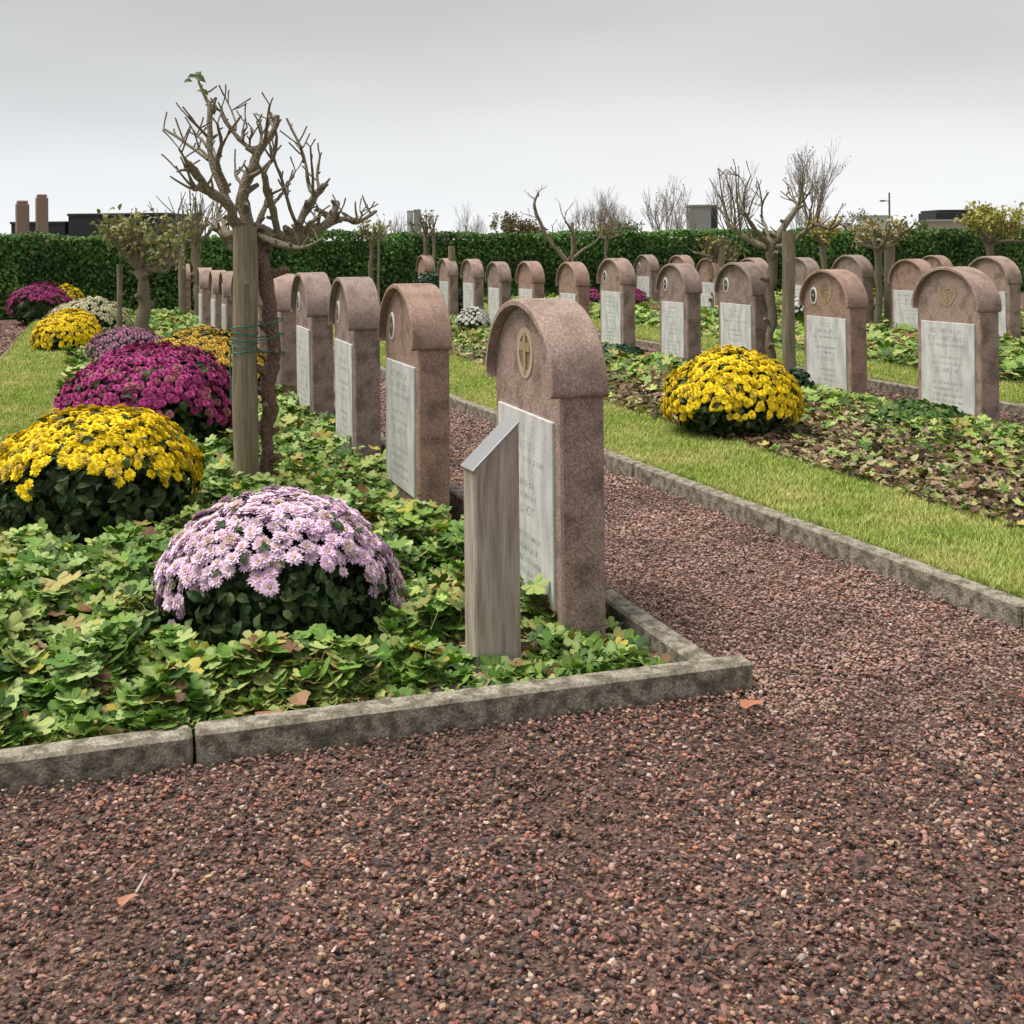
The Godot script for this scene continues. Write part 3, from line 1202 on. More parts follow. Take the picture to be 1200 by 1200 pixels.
func setting() -> void:
	var soil := rough_mat([[0.0, lin(0.02, 0.014, 0.01)], [0.5, lin(0.06, 0.042, 0.03)], [1.0, lin(0.12, 0.085, 0.06)]], 0.03, 3.0, [], 0, 0, 1.2, 1.0, 61)
	var bedrock := rough_mat([[0.0, lin(0.03, 0.02, 0.017)], [0.35, lin(0.11, 0.065, 0.053)], [0.6, lin(0.19, 0.11, 0.09)], [1.0, lin(0.34, 0.22, 0.18)]], 0.09, 2.2, [[0.0, lin(0.7, 0.7, 0.7)], [1.0, lin(1, 1, 1)]], 0.01, 0.4, 0.8, 0.95, 71)
	var turf := rough_mat([[0.0, lin(0.12, 0.12, 0.04)], [0.5, lin(0.24, 0.28, 0.07)], [1.0, lin(0.38, 0.37, 0.14)]], 0.05, 3.0, [], 0, 0, 0.6, 1.0, 81)
	var field := rough_mat([[0.0, lin(0.06, 0.09, 0.03)], [1.0, lin(0.16, 0.17, 0.07)]], 0.02, 0.2, [], 0, 0, 0.0, 1.0, 91)
	var far := 900.0
	sheet("ground", [Vector3(-far, -0.08, 60), Vector3(far, -0.08, 60), Vector3(far, -0.08, -far), Vector3(-far, -0.08, -far)], field)
	sheet("gravel_path", [Vector3(-6, -0.007, 4), Vector3(24, -0.007, 4), Vector3(24, -0.007, -2.245), Vector3(-6, -0.007, -2.245)], bedrock)
	sheet("gravel_path", [Vector3(1.165, -0.007, -2.245), Vector3(24, -0.007, -2.245), Vector3(24, -0.007, -17.2), Vector3(1.165, -0.007, -17.2)], bedrock)
	sheet("gravel_path", [Vector3(-6, -0.007, -2.245), Vector3(-0.76, -0.007, -2.245), Vector3(-0.76, -0.007, -17.2), Vector3(-6, -0.007, -17.2)], bedrock)
	sheet("bed_soil", [Vector3(-0.765, -0.028, -2.24), Vector3(1.17, -0.028, -2.24), Vector3(1.17, -0.028, -17.1), Vector3(-0.765, -0.028, -17.1)], soil)
	sheet("bed_soil", [Vector3(2.0, 0.034, -2.3), Vector3(4.0, 0.034, -2.3), Vector3(4.0, 0.034, -17.1), Vector3(1.82, 0.034, -17.1)], soil)
	sheet("bed_soil", [Vector3(4.43, 0.03, -2.3), Vector3(6.7, 0.03, -2.3), Vector3(6.7, 0.03, -17.1), Vector3(4.43, 0.03, -17.1)], soil)
	sheet("bed_soil", [Vector3(7.13, 0.03, -2.3), Vector3(9.6, 0.03, -2.3), Vector3(9.6, 0.03, -17.1), Vector3(7.13, 0.03, -17.1)], soil)
	sheet("lawn", [Vector3(kerb_x(-2.3) + 0.03, 0.038, -2.3), Vector3(2.55, 0.038, -2.3), Vector3(2.55, 0.038, -7.0), Vector3(kerb_x(-7.0) + 0.03, 0.038, -7.0)], turf)
	sheet("lawn", [Vector3(kerb_x(-7.0) + 0.03, 0.038, -7.0), Vector3(2.55, 0.038, -7.0), Vector3(2.55, 0.038, -17.0), Vector3(kerb_x(-17.0) + 0.03, 0.038, -17.0)], turf)
	sheet("lawn", [Vector3(-0.76, 0.028, -2.4), Vector3(-0.26, 0.028, -2.4), Vector3(-0.26, 0.028, -17.0), Vector3(-0.76, 0.028, -17.0)], turf)
	sheet("lawn", [Vector3(4.45, 0.034, -2.4), Vector3(5.1, 0.034, -2.4), Vector3(5.1, 0.034, -17.0), Vector3(4.45, 0.034, -17.0)], turf)
	sheet("lawn", [Vector3(7.15, 0.034, -2.4), Vector3(7.75, 0.034, -2.4), Vector3(7.75, 0.034, -17.0), Vector3(7.15, 0.034, -17.0)], turf)

	rng.seed = 9
	var root := Node3D.new()
	root.name = "kerb_front"
	root.set_meta("kind", "structure")
	add_child(root)
	kerb_stone(root, Vector2(-0.86, -2.218), Vector2(0.141, -2.222), -1.0, 0.056, 0.055)
	kerb_stone(root, Vector2(0.147, -2.222), Vector2(1.235, -2.214), -1.0, 0.056, 0.055)
	kerb_line("kerb_left_bed", func(_z): return 1.19, -2.285, -17.0, -1.0, 0.055, 0.05)
	kerb_line("kerb_left_edge", func(_z): return -0.78, -2.285, -17.0, 1.0, 0.05, 0.05)
	kerb_line("kerb_right_bed", kerb_x, -2.34, -17.0, 1.0, 0.048, 0.06)
	kerb_line("kerb_third_bed", func(_z): return 4.4, -2.34, -17.0, 1.0, 0.048, 0.055)
	kerb_line("kerb_fourth_bed", func(_z): return 7.1, -2.34, -17.0, 1.0, 0.048, 0.055)
	root = Node3D.new()
	root.name = "kerb_right_front"
	root.set_meta("kind", "structure")
	add_child(root)
	kerb_stone(root, Vector2(1.985, -2.272), Vector2(2.98, -2.272), -1.0, 0.055, 0.06)
	kerb_stone(root, Vector2(2.986, -2.272), Vector2(3.98, -2.272), -1.0, 0.055, 0.06)

	hedge()
	skyline()


func hedge() -> void:
	rng.seed = 801
	var o := thing("hedge", "long clipped dark green hedge closing off the graveyard behind all rows", "hedge", Vector3(8.0, 0, -17.75))
	var s := Shape.new()
	s.block(Vector3(-14, -0.05, -0.27), Vector3(14, 0.97, 0.27), 0.05)
	put("inner_foliage", s.done(), plain_mat(lin(0.045, 0.105, 0.024), 1.0), o)
	var f := noise(0.5, 4, 88)
	var where := []
	var tints := []
	for i in 76000:
		var x := rng.randf_range(-13.9, 13.9)
		var p: Vector3
		var d: Vector3
		if rng.randf() < 0.68:
			p = Vector3(x, rng.randf_range(-0.02, 1.04), 0.335 + 0.09 * f.get_noise_2d(x * 2.0, rng.randf() * 1.5) + rng.randf_range(-0.03, 0.03))
			d = Vector3(0, 0.35, 1)
		else:
			p = Vector3(x, 1.035 + 0.09 * f.get_noise_2d(x * 1.5, 40.0) + rng.randf_range(-0.025, 0.02), rng.randf_range(-0.35, 0.36))
			d = Vector3(0, 1, 0.3)
		var g := rng.randf_range(0.045, 0.085)
		where.append(facing(d + Vector3(rng.randf_range(-1, 1), rng.randf_range(-0.8, 0.8), rng.randf_range(-1, 1)) * 0.9, rng.randf() * TAU, Vector3(g, g, g), p))
		var k := 1.0 + 0.9 * f.get_noise_2d(x * 1.8 + 7.0, p.y * 2.4)
		var c := pick([[0.48, lin(0.05, 0.125, 0.026)], [0.34, lin(0.085, 0.18, 0.04)], [0.18, lin(0.15, 0.215, 0.06)]])
		tints.append(Color(c.r * k, c.g * k, c.b * k))
	scatter("foliage", leaf_small, leafy, o, where, tints).set_meta("kind", "stuff")


func building(called: String, label: String, a: Vector3, b: Vector3, depth: float, mat: Material, cornice: Material) -> Node3D:
	var d := b - a
	d.y = 0.0
	var wd := d.length()
	var o := thing(called, label, "building", Vector3(a.x, 0, a.z), -atan2(d.z, d.x))
	var s := Shape.new()
	s.block(Vector3(0, -0.2, -depth), Vector3(wd, a.y - 0.35, 0), 0.03)
	put("wall", s.done(), mat, o)
	s = Shape.new()
	s.block(Vector3(-0.15, a.y - 0.347, -depth - 0.15), Vector3(wd + 0.15, a.y, 0.15), 0.05)
	put("roof", s.done(), cornice, o)
	return o


func skyline() -> void:
	var slate := plain_mat(lin(0.022, 0.026, 0.032), 0.7)
	var slate2 := plain_mat(lin(0.03, 0.033, 0.04), 0.6)
	var brick := rough_mat([[0.0, lin(0.2, 0.13, 0.11)], [1.0, lin(0.36, 0.25, 0.22)]], 0.05, 1.0, [], 0, 0, 0.0, 0.9, 201)
	var grey := plain_mat(lin(0.3, 0.28, 0.29), 0.8)
	var pale := plain_mat(lin(0.5, 0.52, 0.56), 0.8)
	var tan := plain_mat(lin(0.36, 0.29, 0.24), 0.8)
	building("black_shed", "low black flat-roofed shed behind two brick chimneys at far left", Vector3(-12.55, 4.9, -193.7), Vector3(-5.15, 4.8, -191.3), 12.0, slate, slate2)
	building("black_hall", "long black flat-roofed hall rising over the hedge at left", Vector3(-4.66, 6.0, -191.1), Vector3(8.9, 5.9, -186.6), 20.0, slate, slate2)
	for c in [[-3.11, 2.9, -54.7, 0.5, "shorter of the two brick chimneys above the hedge, left one"], [-2.35, 3.15, -54.5, 0.46, "taller of the two brick chimneys above the hedge, right one"]]:
		var o := thing("brick_chimney", c[4], "chimney", Vector3(c[0], 0, c[2]), 0.15, "brick chimneys")
		var s := Shape.new()
		s.block(Vector3(-c[3] / 2, -0.1, -c[3] / 2), Vector3(c[3] / 2, c[1] - 0.14, c[3] / 2), 0.02)
		put("shaft", s.done(), brick, o)
		s = Shape.new()
		s.block(Vector3(-c[3] * 0.42, c[1] - 0.142, -c[3] * 0.42), Vector3(c[3] * 0.42, c[1], c[3] * 0.42), 0.04)
		put("cap", s.done(), brick, o)
	var g := building("grey_tower", "small grey block with a dark edge above the hedge, right of centre", Vector3(90.0, 6.95, -180.9), Vector3(93.3, 6.95, -179.8), 4.0, grey, grey)
	var s2 := Shape.new()
	s2.block(Vector3(3.55, -0.2, -4.0), Vector3(4.5, 6.85, 0.1), 0.03)
	put("shaft", s2.done(), slate, g)
	building("far_tower", "slim grey high-rise on the horizon, left of its twin", Vector3(140.1, 17.6, -585.6), Vector3(142.3, 17.6, -584.8), 5.0, pale, grey)
	building("far_tower", "slim grey high-rise on the horizon, right of its twin", Vector3(143.1, 18.2, -584.6), Vector3(146.2, 18.2, -583.6), 5.0, grey, pale)
	var r := building("flat_block", "dark-topped flat block above the hedge at right", Vector3(128.1, 5.7, -168.3), Vector3(133.4, 5.7, -166.6), 8.0, tan, slate)
	s2 = Shape.new()
	s2.block(Vector3(-0.5, 3.9, -8.2), Vector3(5.8, 5.3, 0.2), 0.05)
	put("upper_storey", s2.done(), slate, r)
	building("low_block", "low tan building beside the dark-topped block at right", Vector3(125.5, 4.05, -169.2), Vector3(134.6, 4.05, -166.1), 0.6, tan, grey).position += Vector3(-2.0, 0, 2.5)
	building("pale_building", "pale bluish building on the horizon behind the street lamp", Vector3(176.0, 7.0, -257.7), Vector3(180.4, 7.0, -256.3), 8.0, pale, pale)
	var dark := plain_mat(lin(0.12, 0.12, 0.13), 0.6)
	var o := thing("street_lamp", "thin grey street lamp with one arm beyond the hedge", "street lamp", Vector3(54.3, 0, -76.9), 0.3)
	var s := Shape.new()
	s.tube([Vector3(0, 0, 0), Vector3(0, 4.35, 0)], [0.09, 0.06], 8)
	put("pole", s.done(), dark, o)
	s = Shape.new()
	s.tube([Vector3(0, 3.72, 0), Vector3(-0.6, 3.76, 0)], [0.035, 0.03], 6)
	put("arm", s.done(), dark, o)
	s = Shape.new()
	s.block(Vector3(-1.0, 3.68, -0.1), Vector3(-0.55, 3.8, 0.1), 0.03)
	put("lamp_head", s.done(), dark, o)

	var twig := rough_mat([[0.0, lin(0.16, 0.12, 0.11)], [1.0, lin(0.36, 0.3, 0.28)]], 0.03, 1.0, [], 0, 0, 0.0, 0.9, 211)
	for b in [
		[24.4, -39.1, 4.5, 0.34, 160, "tall slender bare tree beyond the hedge, right of centre", 0],
		[17.3, -36.4, 3.0, 0.5, 160, "bare tree with a few rust leaves left of the grey block", 1],
		[21.6, -39.8, 3.7, 0.42, 120, "bare tree just right of the grey block", 1],
		[14.0, -48.0, 2.5, 0.9, 90, "low pinkish bare tree beyond the hedge, left of centre", 1],
		[15.3, -37.1, 2.6, 0.7, 40, "small bare tree beyond the hedge above the nearest headstone", 1],
		[12.6, -38.0, 2.1, 1.2, 700, "rounded brownish bush-like tree beyond the hedge", 2],
		[18.3, -46.6, 2.8, 1.0, 80, "spreading bare tree beyond the hedge behind the leaning pollard", 1],
		[31.2, -42.3, 1.9, 1.2, 420, "low green tree beyond the hedge beside the street lamp", 3],
		[19.0, -44.0, 2.2, 1.1, 500, "low olive tree filling the gap beyond the hedge", 3],
		[26.5, -40.5, 2.0, 1.0, 350, "low yellowish tree beyond the hedge under the slender tree", 2],
		[34.5, -41.5, 2.2, 1.2, 500, "low brown tree beyond the hedge in front of the flat block", 2],
		[21.0, -50.0, 2.9, 0.8, 190, "pinkish bare tree far beyond the hedge between two nearer bare trees", 1],
		[10.5, -46.0, 2.3, 0.9, 190, "low bare tree beyond the hedge right of the twin high-rises", 1],
		[29.0, -47.0, 2.9, 0.7, 190, "bare tree beyond the hedge left of the street lamp", 0],
		[39.5, -46.0, 2.6, 0.9, 190, "bare tree beyond the hedge at the right edge of the view", 1],
		[24.6, -50.0, 2.7, 0.9, 190, "hazy bare tree beyond the hedge behind the gnarled pruned tree", 1],
		[1.0, -36.5, 1.7, 1.2, 200, "low bare tree beyond the hedge behind the main pollard", 1]]:
		bare_tree(b[5], Vector3(b[0], 0, b[1]), b[2], b[3], int(b[0] * 10), twig, b[4], [lin(0.1, 0.1, 0.05), lin(0.3, 0.2, 0.15), lin(0.16, 0.12, 0.05), lin(0.1, 0.13, 0.05)][b[6]])


func gravestones() -> void:
	var body := stone_body()
	var cap := stone_cap()
	var plates := [plaque_mesh(0.4, 0.497, 0.07), plaque_mesh(0.37, 0.49, 0.08)]
	var cross := cross_emblem()
	var disc := disc_emblem()
	var tan_stone := plain_mat(lin(0.47, 0.35, 0.26), 0.6)
	var palm := palm_emblem()
	var rim := oval(0.036, 0.05, -0.0575, 0.006, Vector2(-0.125, 0.615))
	var pic := oval(0.026, 0.039, -0.0592, 0.003, Vector2(-0.125, 0.615))
	var enamel := plain_mat(lin(0.72, 0.71, 0.68), 0.25)
	# x, z of the near end, sink, turn, plaque, cross or palm emblem, portrait
	var rows := [
		["left row", "headstones of the left row", 1.018, [[-2.83, 0.0, 0, 0, 1, -1], [-4.16, 0.0, 0.01, 1, 0, 0], [-5.19, 0.0, -0.01, 2, 0, 1], [-6.29, 0.0, 0.015, 3, 0, 2], [-7.4, 0.03, 0, 0, 0, -1], [-8.45, 0.05, 0, 1, 0, 0], [-9.5, 0.06, 0.01, 2, 0, -1], [-10.6, 0.07, 0, 3, 0, 1], [-11.75, 0.08, 0, 0, 0, -1], [-13.3, 0.08, 0, 1, 0, -1], [-16.6, 0.08, 0, 2, 0, -1]]],
		["right row", "headstones of the right row", 3.95, [[-5.06, 0.0, 0.0, 1, 2, -1], [-6.12, 0.03, 0, 2, 2, 0], [-7.18, 0.0, 0.01, 0, 0, 1], [-8.12, 0.02, -0.01, 3, 0, 2], [-9.26, -0.01, 0, 1, 0, 0], [-10.22, 0.03, 0, 2, 0, -1], [-11.38, 0.035, 0, 3, 0, -1], [-12.42, 0.05, 0, 0, 0, -1], [-13.36, 0.03, 0, 1, 0, -1], [-14.4, 0.03, 0, 2, 0, -1], [-15.5, 0.0, 0, 3, 0, -1]]],
		["third row", "headstones of the third row", 6.58, [[-7.98, 0.0, 0.0, 0, 0, -1], [-8.99, 0.03, 0, 1, 0, -1], [-9.89, 0.0, 0, 2, 0, -1], [-10.76, 0.03, 0, 3, 0, 0], [-11.71, 0.04, 0, 0, 0, -1], [-12.69, 0.05, 0, 1, 0, -1], [-13.46, 0.02, 0, 2, 0, 1], [-14.44, 0.02, 0, 3, 0, 2]]],
		["fourth row", "headstones of the fourth row", 9.24, [[-10.4, 0.05, 0.0, 0, 0, -1], [-12.2, 0.05, 0, 1, 0, -1]]]]
	for row in rows:
		for i in row[3].size():
			var q: Array = row[3][i]
			var marks: String = ["a blank gable", "a gold cross emblem", "a gold palm emblem"][q[4]]
			if q[5] >= 0:
				marks = "a portrait medallion" if q[4] == 0 else "palm emblem and portrait"
			var o := thing("headstone", "brown granite headstone with %s, %s in the %s" % [marks, ORD[i], row[0]], "headstone", Vector3(row[2], -q[1], q[0]), q[2], row[1])
			var granite: Material = granites[(i * 2 + i / 3) % 3]
			o.rotation.x = 0.006 * sin(i * 2.3 + row[2])
			o.rotation.z = 0.008 * sin(i * 1.7 + row[2] * 3.0)
			put("slab", body, granite, o)
			put("arched_cap", cap, granite, o)
			put("plaque", plates[i % 2 if i > 1 else 0], plaques[q[3]], o)
			if q[4]:
				if q[4] == 1:
					put("cross", cross, gold, put("emblem", disc, tan_stone, o))
				else:
					put("emblem", palm, gold, o)
			if q[5] >= 0:
				var m := put("portrait_medallion", rim, enamel, o)
				put("photograph", pic, photos[q[5]], m)


# a short grey post with a slanted top that carries a metal plate
func lectern() -> void:
	var o := thing("marker_post", "weathered wooden post with slanted metal plate before the nearest headstone", "marker post", Vector3(0.765, 0, -2.47), 0.06)
	var grey := wood([[0.0, lin(0.19, 0.155, 0.12)], [0.4, lin(0.34, 0.29, 0.24)], [1.0, lin(0.54, 0.485, 0.42)]], 303)
	var s := Shape.new()
	var hw := 0.05
	var hd := 0.035
	var lo := 0.435
	var hi := 0.527
	var b := 0.004
	var ring := []
	for q in [[-hw + b, -hd], [hw - b, -hd], [hw, -hd + b], [hw, hd - b], [hw - b, hd], [-hw + b, hd], [-hw, hd - b], [-hw, -hd + b]]:
		ring.append(Vector2(q[0], q[1]))
	for i in 8:
		var p: Vector2 = ring[i]
		var q: Vector2 = ring[(i + 1) % 8]
		s.quad(Vector3(p.x, -0.15, p.y), Vector3(q.x, -0.15, q.y), Vector3(q.x, lerpf(lo, hi, (q.x + hw) / (2 * hw)), q.y), Vector3(p.x, lerpf(lo, hi, (p.x + hw) / (2 * hw)), p.y), Vector3(p.x + q.x, 0, p.y + q.y))
		s.tri(Vector3(0, (lo + hi) / 2, 0), Vector3(p.x, lerpf(lo, hi, (p.x + hw) / (2 * hw)), p.y), Vector3(q.x, lerpf(lo, hi, (q.x + hw) / (2 * hw)), q.y), Vector3.UP)
	put("post", s.done(), grey, o)
	var metal := plain_mat(lin(0.6, 0.6, 0.62), 0.32)
	metal.metallic = 0.85
	s = Shape.new()
	var l := Vector2(2 * hw, hi - lo).length()
	s.block(Vector3(-l / 2 - 0.003, 0.001, -hd - 0.002), Vector3(l / 2 + 0.003, 0.006, hd + 0.002), 0.001)
	put("plate", s.done(), metal, o, Transform3D(Basis(Vector3.BACK, atan2(hi - lo, 2 * hw)), Vector3(0, (lo + hi) / 2, 0)))


# limbs of the tall pruned tree: radius at the start, radius at the end, points
const TREE_RIGHT := [
	[0.025, 0.029, [3.957, -0.002, -6.855, 3.968, 0.142, -6.851, 3.949, 0.286, -6.857, 3.976, 0.424, -6.848, 3.957, 0.563, -6.855, 3.979, 0.702, -6.847, 3.965, 0.819, -6.852, 3.971, 0.883, -6.85]],
	[0.024, 0.018, [3.971, 0.872, -6.85, 4.043, 0.952, -6.879, 4.136, 1.049, -6.901, 4.215, 1.125, -6.927]],
	[0.02, 0.008, [3.975, 0.862, -6.849, 4.045, 0.882, -6.762, 4.104, 0.955, -6.68, 4.147, 1.0, -6.602, 4.182, 0.973, -6.528, 4.203, 1.002, -6.458]],
	[0.024, 0.012, [3.96, 0.862, -6.854, 3.903, 0.895, -6.943, 3.854, 0.95, -7.029, 3.804, 1.017, -7.116]],
	[0.018, 0.01, [3.96, 0.872, -6.854, 3.858, 0.942, -6.8, 3.768, 1.01, -6.742, 3.688, 1.081, -6.68]],
	[0.016, 0.009, [3.965, 0.872, -6.852, 4.022, 0.959, -6.991, 4.068, 1.055, -7.134]],
	[0.007, 0.003, [4.241, 1.127, -6.97, 4.279, 1.228, -7.025, 4.306, 1.331, -7.084]],
	[0.007, 0.003, [4.241, 1.127, -6.97, 4.344, 1.235, -7.044, 4.411, 1.345, -7.13]],
	[0.007, 0.003, [4.211, 1.125, -6.921, 4.229, 1.207, -7.059, 4.284, 1.291, -7.185]],
	[0.007, 0.003, [4.258, 1.128, -6.998, 4.225, 1.185, -6.844, 4.178, 1.239, -6.695]],
	[0.007, 0.003, [4.188, 1.124, -6.883, 4.154, 1.172, -6.935, 4.121, 1.22, -6.986]],
	[0.007, 0.003, [4.163, 1.123, -6.842, 4.163, 1.242, -6.804, 4.157, 1.36, -6.768]],
	[0.007, 0.003, [4.26, 1.128, -7.0, 4.25, 1.182, -7.044, 4.259, 1.236, -7.081]],
	[0.007, 0.003, [4.168, 1.001, -6.637, 4.1, 1.058, -6.514, 4.057, 1.113, -6.383]],
	[0.007, 0.003, [4.163, 0.973, -6.497, 4.135, 1.027, -6.389, 4.096, 1.079, -6.283]],
	[0.007, 0.003, [4.03, 0.954, -6.559, 4.027, 1.022, -6.5, 3.995, 1.09, -6.452]],
	[0.007, 0.003, [4.301, 1.005, -6.609, 4.298, 0.987, -6.504, 4.255, 0.971, -6.412]],
	[0.007, 0.003, [3.736, 1.015, -6.989, 3.731, 1.151, -7.042, 3.688, 1.289, -7.109]],
	[0.007, 0.003, [3.795, 0.999, -7.054, 3.755, 1.182, -7.081, 3.739, 1.365, -7.1]],
	[0.007, 0.003, [3.821, 0.972, -7.035, 3.763, 1.145, -6.949, 3.668, 1.314, -6.876]],
	[0.007, 0.003, [3.781, 0.949, -6.895, 3.727, 1.154, -6.836, 3.684, 1.356, -6.774]],
	[0.007, 0.003, [3.816, 1.088, -6.912, 3.809, 1.218, -6.968, 3.837, 1.35, -7.012]],
	[0.007, 0.003, [3.853, 1.09, -6.979, 3.821, 1.2, -6.92, 3.83, 1.309, -6.847]],
	[0.007, 0.003, [3.887, 1.047, -6.998, 3.892, 1.137, -6.956, 3.912, 1.227, -6.91]],
	[0.007, 0.003, [3.893, 0.895, -6.925, 3.877, 1.014, -6.997, 3.875, 1.135, -7.064]],
	[0.007, 0.003, [3.99, 1.052, -6.997, 3.894, 1.125, -6.827, 3.833, 1.194, -6.647]],
	[0.007, 0.003, [3.977, 1.051, -6.974, 3.885, 1.162, -6.815, 3.773, 1.267, -6.664]],
	[0.007, 0.003, [3.8, 0.949, -6.931, 3.754, 1.041, -6.985, 3.684, 1.135, -7.047]],
]
const TREE_LEANING := [
	[0.04, 0.036, [5.209, -0.102, -13.655, 5.232, 0.25, -13.648, 5.186, 0.501, -13.663, 5.207, 0.692, -13.656]],
	[0.026, 0.012, [5.207, 0.672, -13.656, 5.082, 0.834, -13.718, 4.976, 0.997, -13.774, 4.908, 1.179, -13.818, 4.859, 1.362, -13.855, 4.915, 1.504, -13.858]],
	[0.02, 0.01, [5.207, 0.692, -13.656, 5.249, 0.852, -13.537, 5.177, 1.031, -13.455, 5.068, 1.169, -13.386]],
	[0.018, 0.009, [5.226, 0.692, -13.649, 5.436, 0.83, -13.738, 5.618, 0.9, -13.836]],
	[0.007, 0.003, [4.851, 1.456, -13.678, 4.84, 1.509, -13.629, 4.903, 1.56, -13.555]],
	[0.007, 0.003, [4.812, 1.358, -13.722, 4.845, 1.432, -13.824, 4.807, 1.507, -13.949]],
	[0.007, 0.003, [4.917, 1.18, -13.845, 4.825, 1.219, -13.78, 4.668, 1.258, -13.736]],
	[0.007, 0.003, [5.176, 1.175, -13.671, 5.161, 1.288, -13.761, 5.167, 1.402, -13.843]],
	[0.007, 0.003, [5.192, 1.176, -13.713, 5.233, 1.278, -13.767, 5.336, 1.381, -13.801]],
	[0.007, 0.003, [5.216, 1.032, -13.555, 5.376, 1.119, -13.692, 5.483, 1.208, -13.846]],
	[0.007, 0.003, [5.274, 0.852, -13.6, 5.338, 0.962, -13.631, 5.465, 1.072, -13.641]],
	[0.007, 0.003, [5.493, 0.9, -13.528, 5.624, 1.015, -13.635, 5.691, 1.134, -13.764]],
	[0.007, 0.003, [4.95, 0.996, -13.701, 4.846, 1.067, -13.697, 4.737, 1.137, -13.695]],
	[0.007, 0.003, [5.046, 0.835, -13.62, 4.982, 0.975, -13.575, 4.967, 1.113, -13.513]],
]


